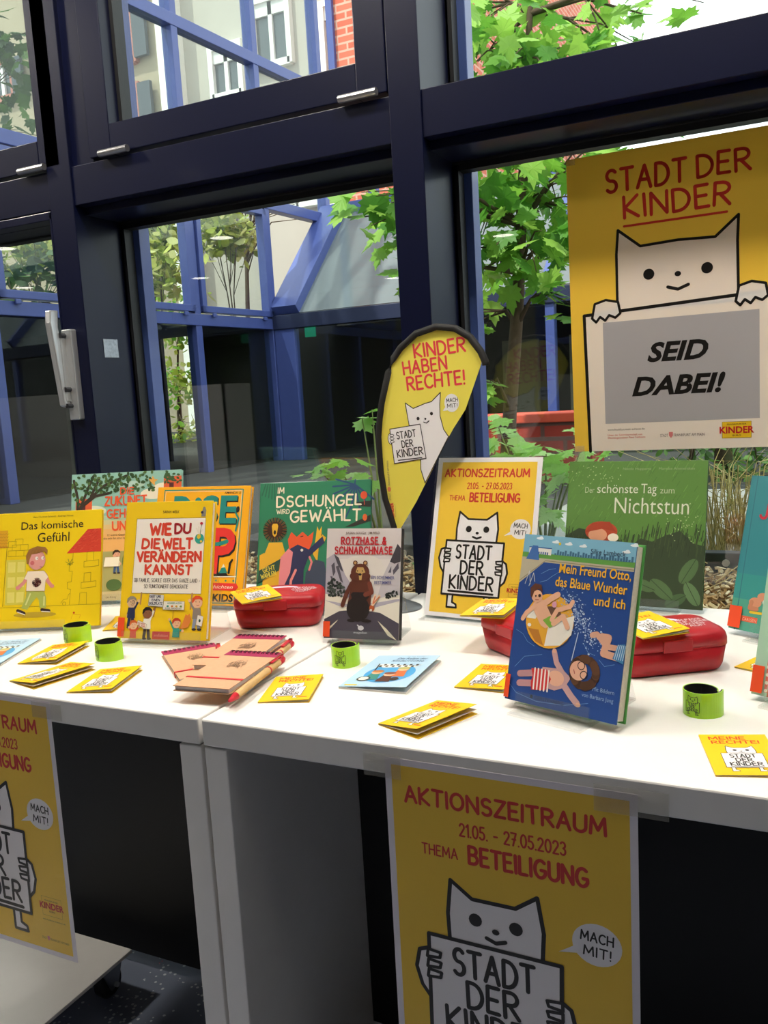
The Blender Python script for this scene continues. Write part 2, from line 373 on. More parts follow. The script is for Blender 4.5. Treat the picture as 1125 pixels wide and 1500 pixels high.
# window posts and transoms (dark blue aluminium)
YF, YG = 1.647, 1.812
def post(n, x0, x1):
    m = MB(); m.box(x0, x1, YF, 1.80, T-.13, T+1.85, NAVY); m.box(x0-.006, x1+.006, 1.80, 1.835, T-.13, T+1.85, GASK)
    m.box(x0-.03, x1+.03, 1.835, 1.875, T-.13, T+1.85, BLUE)
    return struct(m.build('trim_%d' % n, bevel=.0015))
XP = [(-3.3, -3.22), (-1.67, -1.595), (-.754, -.686), (.98, 1.05), (2.13, 2.2)]
for i, (a, b) in enumerate(XP): post(i+1, a, b)
def transom(n, x0, x1):
    m = MB(); m.box(x0, x1, YF+.004, 1.80, T+.903, T+.992, NAVY); m.box(x0, x1, YF+.035, 1.80, T+.885, T+.903, NAVY)
    m.box(x0, x1, 1.80, 1.835, T+.88, T+1.0, GASK); m.box(x0, x1, 1.835, 1.875, T+.90, T+.985, BLUE)
    m.box(x0, x1, YF+.06, 1.835, T-.13, T-.085, NAVY)
    return struct(m.build('trim_%d' % n, bevel=.0015))
for i in range(4): transom(6+i, XP[i][1], XP[i+1][0])
def pane(name, x0, x1, z0, z1, y, parent):
    return box1(name, (x0, x1, y, y+.006, z0, z1), GLASS, parent)
def fixed_window(n, x0, x1, z0, z1):
    r = thing('window_%d' % n, None, None); struct(r)
    m = MB(); t = .013
    m.box(x0, x0+t, YG-.012, YG+.02, z0, z1, GASK); m.box(x1-t, x1, YG-.012, YG+.02, z0, z1, GASK); m.box(x0, x1, YG-.012, YG+.02, z0, z0+t, GASK); m.box(x0, x1, YG-.012, YG+.02, z1-t, z1, GASK)
    m.build('gasket', r); pane('glass_pane', x0+.004, x1-.004, z0+.004, z1-.004, YG, r); return r
def sash_window(n, x0, x1, z0, z1, hinges):
    r = thing('window_%d' % n, None, None); struct(r); f = .066; m = MB(); y0, y1 = YF, 1.70
    m.box(x0, x0+f, y0, y1, z0, z1, NAVY); m.box(x1-f, x1, y0, y1, z0, z1, NAVY); m.box(x0+f, x1-f, y0, y1, z0, z0+f, NAVY); m.box(x0+f, x1-f, y0, y1, z1-f, z1, NAVY)
    m.build('sash_frame', r, bevel=.002)
    m = MB(); t = .01
    for a in ((x0+f, x0+f+t), (x1-f-t, x1-f)): m.box(a[0], a[1], y1-.015, y1+.02, z0+f, z1-f, GASK)
    m.box(x0+f, x1-f, y1-.015, y1+.02, z0+f, z0+f+t, GASK); m.build('gasket', r)
    pane('glass_pane', x0+f, x1-f, z0+f, z1-f, y1-.005, r)
    hm = mat('8f8f92', .35, metal=.8, name='hinge metal')
    for hx in hinges:
        m = MB(); m.tube([(hx-.042, YF-.008, z0+.002), (hx+.042, YF-.008, z0+.002)], .008, hm, 12); m.build('hinge', r, smooth=False)
    return r
ZB, ZT0, ZT1, ZTOP = T-.085, T+.88, T+1.0, T+1.85
sash_window(1, -2.45, -1.69+.066-.001, ZT1, ZTOP, (-1.71,))
sash_window(2, -1.53, -.757, ZT1, ZTOP, (-1.45, -.817))
m = MB(); m.box(-1.595, -1.53, YF+.012, 1.80, ZT1-.01, ZTOP, NAVY); m.box(-3.22, -2.45, YF+.012, 1.80, ZT1-.01, ZTOP, NAVY); struct(m.build('trim_10'))
fixed_window(3, -1.595, -.754, ZB, ZT0)
fixed_window(4, -.686, .98, ZT1-.004, ZTOP)
fixed_window(5, -.686, .98, ZB, ZT0)
fixed_window(6, 1.05, 2.13, ZT1-.004, ZTOP); fixed_window(7, 1.05, 2.13, ZB, ZT0)
# the glazed door in the left bay with its lever handle
d = thing('door_1', None, None); struct(d); f = .028; m = MB(); x0, x1 = -2.9, -1.67
m.box(x0, x0+f, YF, 1.70, ZB, ZT0+.02, NAVY); m.box(x1-f+.02, x1, YF, 1.70, ZB, ZT0+.02, NAVY); m.box(x0, x1, YF, 1.70, ZB, ZB+.03, NAVY); m.box(x0, x1, YF, 1.70, ZT0, ZT0+.02, NAVY)
m.build('door_frame', d, bevel=.002); pane('glass_pane', x0, x1-.006, ZB, ZT0, 1.69, d)
m = MB(); hx = -1.655
m.box(hx-.004, hx+.028, YF-.02, YF, T+.395, T+.615, STEEL); m.build('handle_plate', d, bevel=.003)
m = MB(); m.prism([(hx-.012, YF-.03, T+.66), (hx-.012, YF-.055, T+.66), (hx-.012, YF-.06, T+.63), (hx-.012, YF-.04, T+.43), (hx-.012, YF-.022, T+.425), (hx-.012, YF-.02, T+.45), (hx-.012, YF-.035, T+.62)], (.018, 0, 0), STEEL)
m.box(hx-.002, hx+.008, YF-.035, YF-.015, T+.44, T+.6, STEEL)
m.build('handle', d, bevel=.003)
m = MB()
for zz in (T+.6, T+.47, T+.43): m.tube([(hx+.008, YF-.036, zz), (hx+.008, YF-.02, zz)], .006, mat('5a5a5e', .4, metal=1, name='screw'), 10)
m.build('screw', d)
o = box1('foil_sticker', (-1.5945, -1.5935, 1.70, 1.75, T+.545, T+.59), mat('9a9ea6', .25, metal=.7, noise=.6, scale=120, name='foil'))
tag(o, 'small crumpled silver foil sticker on the blue window post', 'sticker')

# ceiling lamps: round downlights of the library, plus two added fill lamps
def lamp(x, y, r_, s, label, cat='lamp'):
    t = thing('ceiling_lamp', label, cat, (x, y, CEIL), 0, 'round ceiling lamps of the reading room')
    m = MB(); m.lathe([(r_+.012, 0), (r_+.015, -.02), (r_, -.024), (r_, -.006)], mat('e8e8e8', .4, name='lamp rim'), 28); m.build('rim', t, smooth=True)
    m = MB(); m.lathe([(r_, -.014), (r_*.5, -.016), (.001, -.016)], emit('lamp glow %d' % int(s), (1, .93, .82), s), 24); m.build('diffuser', t)
    return t
for i, (x, y) in enumerate(((-4.0, -2.0), (-5.34, -3.86), (-7.21, -3.06), (-7.21, -5.13), (-7.27, -6.02), (-3.08, -5.91), (-5.5, -8.2), (-9.29, -5.18))):
    lamp(x, y, .12, LAMP*.5, 'round white ceiling lamp mirrored in the window panes')
for x, y, k in ((-1.45, .3, .22), (-.3, .3, .1), (-1.4, 1.0, .68), (-.25, 1.0, .74), (.8, 1.0, .5), (-3.0, 1.0, 1.0), (-4.4, -.4, .35)): lamp(x, y, .12, TLAMP*k, 'round white ceiling lamp above the display tables' if x > -2 else 'round white added fill lamp, out of view left of the display tables')  # last two are added, unseen: fill for the under-table board and the bookcases

# bookcases of the library, mirrored in the door glass
def bookcase(x, y, label):
    t = thing('bookcase', label, 'bookcase', (x, y, 0), 0, 'white bookcases across the room')
    m = MB(); W_, D, H = .9, .3, 1.25
    m.box(-W_/2, -W_/2+.02, 0, D, 0, H, WH); m.box(W_/2-.02, W_/2, 0, D, 0, H, WH); m.box(-W_/2, W_/2, D-.01, D, 0, H, WH); m.build('case', t)
    for z in (.06, .44, .82, H-.02): box1('shelf', (-W_/2+.02, W_/2-.02, 0, D-.01, z, z+.02), WH, t)
    for z in (.46, .84):
        xx = x-.4
        for c, wd, h in (('8a3a34', .05, .25), ('35506e', .04, .22), ('c9a94a', .05, .24), ('d7d2c6', .03, .26), ('4e6b4a', .06, .21)):
            b = thing('shelf_book', '%s book on a white bookcase across the room' % {'8a3a34': 'dark red', '35506e': 'blue', 'c9a94a': 'ochre', 'd7d2c6': 'pale', '4e6b4a': 'green'}[c], 'book', (xx, y+.03, z), 0, 'books across the room')
            box1('cover', (0, wd, 0, .19, .0, h), mat(c, .6, name='cloth'), b, .003); box1('pages', (.004, wd-.004, .19, .195, .005, h-.005), mat('e9e3d5', .8, name='paper'), b); xx += wd+.01
    return t
bookcase(-5.0, -1.4, 'white bookcase across the room mirrored left in the door glass')
bookcase(-3.9, -1.4, 'white bookcase across the room mirrored right in the door glass')

# ================================================================== OUTSIDE
GND = T-.14
struct(box1('ground', (-26, 14, 1.88, 26, GND-.3, GND), mat('3c3d3a', .95, noise=.5, scale=5, name='shade-toned paving')))  # ground colour darkened to imitate shade over the left of the courtyard
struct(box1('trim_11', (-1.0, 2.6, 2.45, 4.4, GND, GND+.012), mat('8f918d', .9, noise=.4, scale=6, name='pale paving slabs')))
# planter bed right behind the glass
o = box1('planter_soil', (-2.6, 2.6, 1.88, 2.34, GND, T-.085), mat('5b4632', .95, noise=.6, scale=50, name='soil')); struct(o)
m = MB()
for i in range(5200):
    x, y, z = rnd.uniform(-1.9, .6), rnd.uniform(1.885, 2.33), T-.083+rnd.uniform(0, .02)
    l, wd, h = rnd.uniform(.008, .028), rnd.uniform(.004, .01), rnd.uniform(.0015, .004)
    M = Matrix.Translation((x, y, z)) @ Matrix.Rotation(rnd.uniform(0, 6.3), 4, 'Z') @ Matrix.Rotation(rnd.gauss(0, .5), 4, 'Y') @ Matrix.Rotation(rnd.gauss(0, .5), 4, 'X')
    m.box(-l/2, l/2, -wd/2, wd/2, -h/2, h/2, mat(rnd.choice(('c9a878', 'b08a58', 'dcc398', '8a6238', 'e3cfa8')), .85, name='wood chip'), M)
tag(m.build('wood_chip', fix=False), 'loose pale wood chips in the bed behind the window glass', 'wood chips', kind='stuff')
t = thing('edging_board', 'dark edging board of the bed outside, with round bolts', 'board', (0, 2.34, GND))
box1('board', (-2.6, 2.6, 0, .04, 0, T+.0-GND-.035), mat('23262c', .6, noise=.3, scale=20, name='dark timber'), t, .003)
for x in (-1.1, -.2, .6):
    m = MB(); m.tube([(x, -.008, T-.06-GND), (x, .002, T-.06-GND)], .009, STEEL, 12); m.build('bolt', t)
# low red brick wall
t = thing('brick_planter_wall', 'low red brick wall with orange coping behind the maple trunk', 'wall', (-1.1, 4.75, GND))
box1('brickwork', (-.85, .02, 0, .3, 0, .34), brick_mat('a8392e', '8f2f2a', '6d4a44'), t); box1('coping', (-.87, .04, -.02, .32, .34, .39), mat('d9533a', .6, name='orange tile'), t, .006)

# --- leaves
MAPLE = [(0, 0), (.16, .03), (.36, -.05), (.33, .09), (.48, .17), (.38, .26), (.52, .5), (.36, .47), (.33, .58), (.18, .5), (.2, .72), (.12, .74), (0, 1)]
MAPLE = MAPLE+[(-x, y) for x, y in MAPLE[-2:0:-1]]
OVAL = [(0, 0), (.25, .25), (.3, .55), (0, 1), (-.3, .55), (-.25, .25)]
def leaf(m, p, size, mt, shape=MAPLE, flat=.55, g=rnd):
    a = g.uniform(0, 6.283); M = Matrix.Translation(p) @ Matrix.Rotation(a, 4, 'Z') @ Matrix.Rotation(g.gauss(-.35, flat), 4, 'X') @ Matrix.Rotation(g.gauss(0, flat), 4, 'Y')
    vs = [M @ Vector((0, .35*size, -.04*size))]+[M @ Vector((x*size, y*size, -.12*size*abs(x))) for x, y in shape]; n = len(shape)
    m.add(vs, [(0, i+1, (i+1) % n+1) for i in range(n)], mt)
LG = [mat(c, .5, name='maple leaf', trans=.5) for c in ('8cbf48', '74ad3c', 'a4d05a', '5c9636')]
BARK = mat('5e4a38', .9, noise=.6, scale=60, bump=.6, name='bark')
def ray(x, y): return _f+_r*((x-562.5)/1286.6)-_u*((y-750)/1286.6)
def at(x, y, Y):                       # the point of the vertical plane Y metres away that lies in this direction from the camera
    d_ = ray(x, y); return Vector((0, 0, CAMZ))+d_*(Y/d_.y)
def tree(label, clusters, trunk, leafs, size, name='maple_tree', parent_group=None, seed=3, branches=True, shape=MAPLE):
    g = random.Random(seed); base = Vector(trunk[0][0]); t = thing(name, label, 'tree', base, 0, parent_group)
    m = MB(); m.tube([Vector(p)-base for p, r_ in trunk], [r_ for p, r_ in trunk], BARK, 10)
    tp = [Vector(p) for p, r_ in trunk]
    if branches:
        for c, sp, n in clusters:
            a = min(tp[1:], key=lambda q: (q-c).length+max(0, q.z-c.z)*.8)
            mid = (a+c)/2+Vector((g.uniform(-.06, .06), g.uniform(-.06, .06), .06))
            m.tube([a-base, mid-base, c-base], [.014, .008, .003], BARK, 6)
            for k in range(3):
                e = c+Vector((g.gauss(0, sp), g.gauss(0, sp), g.gauss(0, sp*.6))); m.tube([mid-base, (mid+e)/2+Vector((0, 0, .03))-base, e-base], [.005, .004, .002], BARK, 5)
    m.build('trunk', t, smooth=True); m = MB()
    for c, sp, n in clusters:
        for k in range(n):
            p = c+Vector((g.gauss(0, sp), g.gauss(0, sp), g.gauss(0, sp*.7)))
            leaf(m, p-base, size*g.uniform(.7, 1.25), g.choice(leafs), shape, g=g)
    m.build('foliage', t, fix=False)
    return t
P = Vector
trunk = [(at(738, 660, 4.2), .036), (at(747, 600, 4.2), .034), (at(756, 480, 4.2), .031), (at(761, 400, 4.2), .028), (at(763, 330, 4.2), .026), (at(768, 220, 4.2), .022), (at(772, 120, 4.2), .018), (at(776, 20, 4.2), .014), (at(780, -80, 4.2), .008)]
trunk[0] = (Vector((trunk[0][0].x, trunk[0][0].y, GND)), .04)
cl = []
for (x, y, Y, sp, n) in ((720, 60, 4.0, .16, 36), (820, 70, 4.3, .17, 34), (770, 20, 4.4, .18, 34), (880, 60, 4.6, .14, 20), (940, 20, 4.4, .13, 10), (690, 20, 4.3, .14, 20), (700, 90, 4.5, .12, 18), (860, 105, 4.2, .13, 22), (1000, -10, 4.3, .12, 6), (760, 85, 4.0, .13, 22),
        (720, 215, 4.0, .13, 28), (800, 200, 4.2, .15, 34), (860, 195, 4.5, .15, 24), (900, 215, 4.0, .12, 16), (930, 165, 4.4, .08, 8), (750, 250, 4.4, .15, 30), (830, 250, 3.9, .14, 26), (700, 300, 4.1, .13, 26), (790, 310, 4.3, .15, 30), (820, 350, 4.0, .12, 26), (730, 360, 4.0, .13, 30), (790, 380, 4.4, .12, 24), (700, 400, 4.3, .1, 16), (810, 430, 4.1, .08, 14), (735, 300, 4.2, .15, 26),
        (560, 290, 3.6, .06, 12), (610, 300, 3.7, .1, 18), (585, 330, 3.8, .08, 12), (530, 318, 3.6, .05, 5), (640, 350, 3.9, .1, 14), (620, 410, 3.9, .08, 10), (700, 470, 4.3, .07, 8), (700, 570, 4.0, .05, 6), (840, 300, 4.2, .1, 16), (680, 240, 4.2, .1, 14)):
    cl.append((at(x, y, Y), sp, n))
tree('young maple tree with bright green leaves and a slim leaning trunk in the courtyard', cl, trunk, LG, .125)
# low maple seedlings behind the pane
def sapling(label, pts, base, seed, size=.085, leafs=LG):
    g = random.Random(seed); t = thing('maple_sapling', label, 'plant', base, 0, None); m = MB(); s = MB()
    for (x, y, Y, n, sp) in pts:
        c = at(x, y, Y)-Vector(base); s.tube([(0, 0, 0), c*.5+Vector((0, 0, .02)), c], [.006, .004, .002], mat('6d7a3a', .7, name='green stem'), 5)
        for k in range(n): leaf(m, c+Vector((g.gauss(0, sp), g.gauss(0, sp), g.gauss(0, sp*.35))), size*g.uniform(.7, 1.2), g.choice(leafs), g=g, flat=.3)
    s.build('stem', t); m.build('foliage', t, fix=False); return t
pale = [mat(c, .5, name='pale leaf', trans=.45) for c in ('9fd06a', 'b5dc8a', '84bd4a')]
sapling('low maple sapling with pale leaves above the acrylic sign holder', [(730, 625, 2.7, 7, .07), (770, 650, 2.7, 10, .09), (800, 665, 2.6, 10, .09), (720, 650, 2.8, 8, .07), (830, 690, 2.6, 10, .08), (815, 720, 2.55, 8, .06), (680, 655, 2.8, 5, .04), (850, 660, 2.6, 6, .05), (800, 745, 2.5, 5, .04)], (-.75, 2.62, GND), 5, leafs=pale)
sapling('pale green sapling behind the tall feather flag left of the post', [(545, 600, 2.9, 2, .03), (530, 610, 2.9, 2, .03), (500, 690, 2.6, 6, .06), (470, 690, 2.6, 6, .05), (525, 705, 2.6, 5, .05)], (-1.35, 2.7, GND), 8, leafs=pale)
sapling('small green weed between the flag pole and the sign holder', [(618, 835, 2.2, 5, .03), (628, 855, 2.15, 4, .03), (612, 815, 2.3, 4, .04)], (-.93, 2.2, T-.08), 9, .04)
# dry ornamental grass at the right
t = thing('dry_grass', 'clump of pale dry grass outside, right of the green book', 'grass', (-.22, 2.6, GND)); m = MB(); g = random.Random(4)
for i in range(170):
    a = g.uniform(0, 6.283); r_ = g.uniform(.04, .22); x0, y0 = g.gauss(0, .05), g.gauss(0, .04); h = g.uniform(.15, .42)
    m.tube([(x0, y0, 0), (x0+r_*.4*math.cos(a), y0+r_*.3*math.sin(a), h*.75), (x0+r_*math.cos(a)*1.3, y0+r_*.6*math.sin(a), h*g.uniform(.55, 1))], [.0016, .0013, .0006], mat(g.choice(('cdb877', 'b9a766', 'dcc98f', '9a8f55')), .8, name='straw'), 4, False)
m.build('blades', t, fix=False)
m = MB()
for i in range(26):
    x, y = g.uniform(-.5, .1), g.uniform(1.9, 2.3); a = g.uniform(0, 6.28); l = g.uniform(.06, .16)
    m.tube([(x, y, T-.06), (x+l*.5*math.cos(a), y+l*.2*math.sin(a), T-.04+g.uniform(0, .03)), (x+l*math.cos(a), y+l*.4*math.sin(a), T-.058)], .0014, mat('d9bf86', .8, name='straw'), 4, False)
tag(m.build('fallen_straw', fix=False), 'dry straw stalks lying on the wood chips', 'straw', kind='stuff')

# --- the blue glazed side wing (plane rotated 3.5 degrees) with its grid of mullions
B0 = Vector((-4.284, 6.7, 0)); WA = R(3.5)
DW = Vector((math.sin(WA), math.cos(WA), 0)); NW = Vector((math.cos(WA), -math.sin(WA), 0))
def wing(s_, n_, z): return B0+DW*s_+NW*n_+Vector((0, 0, z))
def wbox(m, s0, s1, n0, n1, z0, z1, mt):
    m.box(s0, s1, n0, n1, z0, z1, mt, lambda p: wing(p.x, p.y, p.z))
Z1, Z2, Z3, Z4 = T+1.06, T+2.09, T+3.27, T+4.45
t = thing('glazed_wing', 'blue framed glass wing seen through the middle window panes', 'building'); WG = glass('wing glass', (.86, .9, .88), 1.5)
SM = [-4.0, -2.85, -1.8, -1.0, 0.0]
for s_ in SM+[1.0, 2.0]:
    m = MB(); z0 = GND if s_ <= 0 else (T+1.14+(s_ if s_ < 1 else 1)*1.0)
    wbox(m, s_-.035, s_+.035, -.10, .0, z0, Z4+.6, BLUE); m.build('mullion', t, bevel=.004)
for z, s1 in ((Z1, 0), (Z2, 1), (Z3, 2), (Z4, 2)):
    m = MB(); wbox(m, -4, s1, -.09, .006, z-.045, z+.045, BLUE); m.build('rail', t, bevel=.004)
for a, b in zip(SM[:-1], SM[1:]):
    for z0, z1 in ((GND, Z1), (Z1, Z2), (Z2, Z3), (Z3, Z4)):
        m = MB(); wbox(m, a+.03, b-.03, -.05, -.044, z0+.04, z1-.04, WG); m.build('glass_pane', t)
for z0, z1 in ((Z2, Z3), (Z3, Z4)):
    m = MB(); wbox(m, .03, .97, -.05, -.044, z0+.04, z1-.04, WG); m.build('glass_pane', t)
for a, b in ((-1.8, -1.0), (-1.0, 0.0), (-2.85, -1.8)):
    m = MB(); f = .05; s0, s1, z0, z1 = a+.045, b-.045, Z1+.06, Z2-.06
    for q in ((s0, s0+f, z0, z1), (s1-f, s1, z0, z1), (s0, s1, z0, z0+f), (s0, s1, z1-f, z1)): wbox(m, q[0], q[1], -.06, .02, q[2], q[3], BLUE)
    fr = m.build('sash_frame', t, bevel=.003)
    for q in (s0+.12, s1-.12):
        m = MB(); wbox(m, q-.02, q+.02, .018, .034, z0-.035, z0-.005, BLUE); m.build('catch', fr, bevel=.003)
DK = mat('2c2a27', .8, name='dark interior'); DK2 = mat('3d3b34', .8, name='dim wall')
m = MB(); wbox(m, -4, 0, -3.2, -.1, Z1-.02, Z1+.04, mat('6a6c6e', .8, name='flat roof')); m.build('flat_roof', t)
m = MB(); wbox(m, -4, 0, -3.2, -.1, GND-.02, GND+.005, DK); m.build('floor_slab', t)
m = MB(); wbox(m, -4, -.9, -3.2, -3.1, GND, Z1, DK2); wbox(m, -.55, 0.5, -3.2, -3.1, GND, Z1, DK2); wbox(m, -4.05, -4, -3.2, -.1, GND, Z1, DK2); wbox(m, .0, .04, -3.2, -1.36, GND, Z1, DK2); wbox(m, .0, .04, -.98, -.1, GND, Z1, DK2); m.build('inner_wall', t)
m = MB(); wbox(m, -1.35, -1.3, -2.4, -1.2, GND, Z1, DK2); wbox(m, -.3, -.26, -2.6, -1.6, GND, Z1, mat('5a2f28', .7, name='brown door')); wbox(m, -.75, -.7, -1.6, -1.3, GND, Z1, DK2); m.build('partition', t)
# corner post and lean-to glass roof, running along X
t = thing('glazed_link', 'lower glazed link with sloping glass roof behind the maple', 'building', (0, 0, 0))
LG2 = glass('roof glass', (.6, .63, .64), 1.6, .05, .55, '8d969a')
ze, zr, ye, yr = T+1.13, T+2.14, 6.7, 7.72
X0, X1 = -4.28, 3.0
def sl(x0, x1, q0, q1, k0, k1, mt, m):      # box along the slope
    vy, vz = yr-ye, zr-ze
    m.box(x0, x1, q0, q1, k0, k1, mt, lambda p: Vector((p.x, ye+vy*p.y-vz*p.z*.7, ze+vz*p.y+vy*p.z*.7)))
xs = [X0, -3.05, -1.85, -.65, .55, 1.75, 3.0]
for i, x in enumerate(xs):
    m = MB(); wd = .13 if i == 0 else .03; sl(x, x+wd*2, 0, 1, -.02, .1, BLUE, m); m.build('rafter', t, bevel=.004)
    m = MB(); m.box(x, x+(.2 if i == 0 else .07), ye-.02, ye+.06, GND, ze-.05, mat('1d2c66', .4, name='shaded blue lacquer') if 0 else BLUE); m.build('mullion', t, bevel=.004)
for a, b in zip(xs[:-1], xs[1:]):
    m = MB(); sl(a+.05, b, 0, 1, 0, .015, LG2, m); m.build('roof_pane', t)
    m = MB(); m.box(a+.05, b, ye+.01, ye+.016, GND, ze-.09, WG); m.build('glass_pane', t)
m = MB(); m.box(X0, X1, ye-.04, ye+.06, ze-.12, ze, mat('1c2444', .5, name='dark gutter')); m.build('eave', t, bevel=.004)
m = MB(); m.box(X0, X1, yr-.05, yr+.08, zr-.03, zr+.08, BLUE); m.build('ridge_rail', t, bevel=.004)
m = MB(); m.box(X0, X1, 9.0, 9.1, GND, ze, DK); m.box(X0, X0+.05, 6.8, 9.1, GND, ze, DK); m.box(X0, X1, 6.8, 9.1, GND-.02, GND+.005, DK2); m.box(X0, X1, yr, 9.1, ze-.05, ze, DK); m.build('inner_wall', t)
m = MB(); m.box(-2.7, -2.35, 8.2, 8.25, GND, ze-.3, mat('8a7f66', .8, name='pale wood')); m.box(-2.0, -1.8, 8.0, 8.05, GND, ze-.3, mat('9c917c', .8, name='pale wood')); m.build('partition', t)
box1('exit_sign', (-4.02, -3.92, 6.76, 6.78, T+.93, T+1.02), emit('green exit sign', (.05, .5, .3), .5))
tag(bpy.data.objects['exit_sign'], 'tiny green exit sign in the corner of the glazed link', 'sign')

# --- brick building and white house in the distance
t = thing('brick_building', 'red brick building beyond the maple tree', 'building'); BR = brick_mat('d8735a', 'c8614a', 'd9a894', name='red brick')
xb = at(640, 150, 9.4).x
m = MB(); m.box(xb-1.2, xb, 9.4, 19, GND, T+9, BR); m.build('brickwork', t)
m = MB(); m.box(xb-1.28, xb-1.2, 9.35, 9.45, GND, T+9, BLUE); m.build('downpipe', t)
t = thing('white_house', 'white rendered house with shuttered windows beyond the glass wing', 'house'); RW = mat('bdb6ac', .9, noise=.1, scale=2, name='white render'); RC = mat('ab9d86', .9, noise=.12, scale=2, name='cream render')
YH = 14.0
xa, xc_, xd = at(-60, 100, YH).x, at(248, 100, YH).x, at(540, 100, YH).x
m = MB(); m.box(xa-4, xc_, YH, YH+5, GND, T+12, RC); m.box(xc_, xd, YH+.4, YH+5, GND, T+12, RW); m.build('wall', t)
m = MB(); m.box(xc_-.16, xc_+.06, YH-.12, YH+.42, GND, T+12, mat('f4f2ec', .6, name='white pipe')); m.build('corner_strip', t)
PVC = mat('f3f3f0', .4, name='white window frame'); PN = mat('4a5258', .12, spec=.8, name='house pane'); SH = mat('4c525a', .7, name='grey shutter'); SS = mat('b5756a', .85, name='red sandstone')
def hwin(x, y, w_, h_, yy, shut):
    c = at(x, y, yy); m = MB(); a, b, z0, z1 = c.x-w_/2, c.x+w_/2, c.z-h_/2, c.z+h_/2; fm = SS if shut else PVC; f = .1
    for q in ((a-f, a, z0-f, z1+f), (b, b+f, z0-f, z1+f), (a, b, z1, z1+f), (a-.05, b+.05, z0-f*1.2, z0)): m.box(q[0], q[1], yy-.12, yy+.05, q[2], q[3], fm)
    fr = m.build('window', t); m = MB(); m.box(a, b, yy-.03, yy-.01, z0, z1, PN); m.build('pane', fr)
    m = MB(); m.box((a+b)/2-.04, (a+b)/2+.04, yy-.08, yy-.03, z0, z1, PVC); m.build('casement', fr)
    if shut:
        for q in ((b+f, b+f+w_*.55),): m = MB(); m.box(q[0], q[1], yy-.16, yy-.08, z0-.05, z1+.05, SH); m.build('shutter', fr)
    else: m = MB(); m.box(a, b, yy-.08, yy-.03, z1-.22, z1, mat('dfe0de', .6, name='roller blind')); m.build('roller_blind', fr)
for (x, y, w_, h_, yy, sh) in ((178, 45, .55, 1.1, YH, True), (190, 175, .55, 1.0, YH, True), (8, 120, .5, .6, YH, True), (335, 105, .55, .75, YH+.4, False), (400, 48, .65, 1.0, YH+.4, False), (500, 80, .5, 1.6, YH+.4, False), (500, 255, .5, 1.0, YH+.4, False), (455, 255, .45, .9, YH+.4, False)): hwin(x, y, w_, h_, yy, sh)
# bushes and trees around the wing
BG = [mat(c, .6, name='bush leaf', trans=.35) for c in ('c9cf6a', 'b3c24e', 'dfe09a', '8fa63a')]; DG = [mat(c, .6, name='dark leaf', trans=.3) for c in ('3f5f26', '557a30', '2f4a1e')]
def bush(label, pts, base, leafs, seed, size=.16, name='shrub', shape=OVAL):
    return tree(label, [(at(x, y, Y), sp, n) for x, y, Y, sp, n in pts], [(base, .05), (Vector(base)+Vector((0, 0, .4)), .04), (Vector(base)+Vector((.05, 0, 1.1)), .02)], leafs, size, name, None, seed, True, shape)
bq = at(215, 330, 9.5); bush('flowering yellow green bush behind the left sash of the wing', [(205, 330, 9.5, .22, 200), (240, 335, 9.6, .2, 180), (225, 360, 9.4, .25, 200), (190, 345, 9.3, .2, 120), (235, 395, 9.2, .25, 200), (200, 400, 9.2, .25, 160)], (bq.x, bq.y, GND), BG, 11)
bq = at(330, 340, 10.2); bush('flowering yellow green bush behind the right sash of the wing', [(315, 340, 10.2, .18, 200), (345, 350, 10.3, .16, 150), (325, 325, 10.2, .13, 110)], (bq.x, bq.y, GND), BG, 12)
bq = at(40, 340, 8.2); bush('yellow green bush seen through the door glass', [(50, 350, 8.2, .22, 120), (75, 340, 8.4, .15, 60), (20, 360, 8.1, .2, 80)], (bq.x, bq.y, GND), BG, 13)
bq = at(1060, 700, 4.9); bush('low green hedge shrub behind the dry grass', [(1010, 690, 4.9, .12, 110), (1060, 700, 5, .12, 110), (1110, 680, 5, .14, 110), (1060, 660, 5.2, .14, 100)], (bq.x, bq.y, GND), [mat('4a7030', .6, name='hedge leaf', trans=.3), mat('6c9646', .6, name='hedge leaf', trans=.3)], 18, .06)
bq = at(20, 400, 7.8); bush('dark leafy shrub low behind the door glass', [(10, 395, 7.8, .3, 130), (55, 410, 7.9, .25, 90), (90, 385, 8, .2, 60)], (bq.x, bq.y, GND), DG, 14)
bq = at(15, 90, 6.6); tree('maple branch hanging in front of the house at upper left', [(at(10, 60, 6.6), .16, 26), (at(30, 90, 6.7), .12, 16), (at(5, 150, 6.6), .12, 14), (at(25, 190, 6.6), .16, 20)], [((bq.x-1.2, bq.y, GND), .06), ((bq.x-1.1, bq.y, T+2), .05), ((bq.x-.9, bq.y, T+3.2), .03)], DG, .17, 'maple_tree', None, 15)
bq = at(255, 520, 10.8); bush('sunlit bush glimpsed through the doorway of the wing', [(262, 480, 10.6, .22, 260), (258, 560, 10.4, .22, 260), (272, 640, 10.2, .2, 160), (250, 440, 10.6, .3, 120)], (bq.x, bq.y, GND), BG+LG[:2], 16, .12)
t = thing('bare_tree', 'bare branching tree in front of the white house', 'tree', at(350, 420, 11.5)); t.location.z = GND; m = MB(); g = random.Random(21); b0 = Vector(t.location)
c0 = at(360, 330, 11.5)-b0; m.tube([(0, 0, 0), c0*.6, c0], [.05, .035, .025], BARK, 8)
for i in range(26):
    e = at(g.uniform(300, 470), g.uniform(230, 330), 11.5+g.uniform(-.5, .5))-b0; mid = c0*.6+e*.4; m.tube([c0*g.uniform(.75, 1), mid, e], [.014, .009, .003], BARK, 5)
m.build('branches', t)

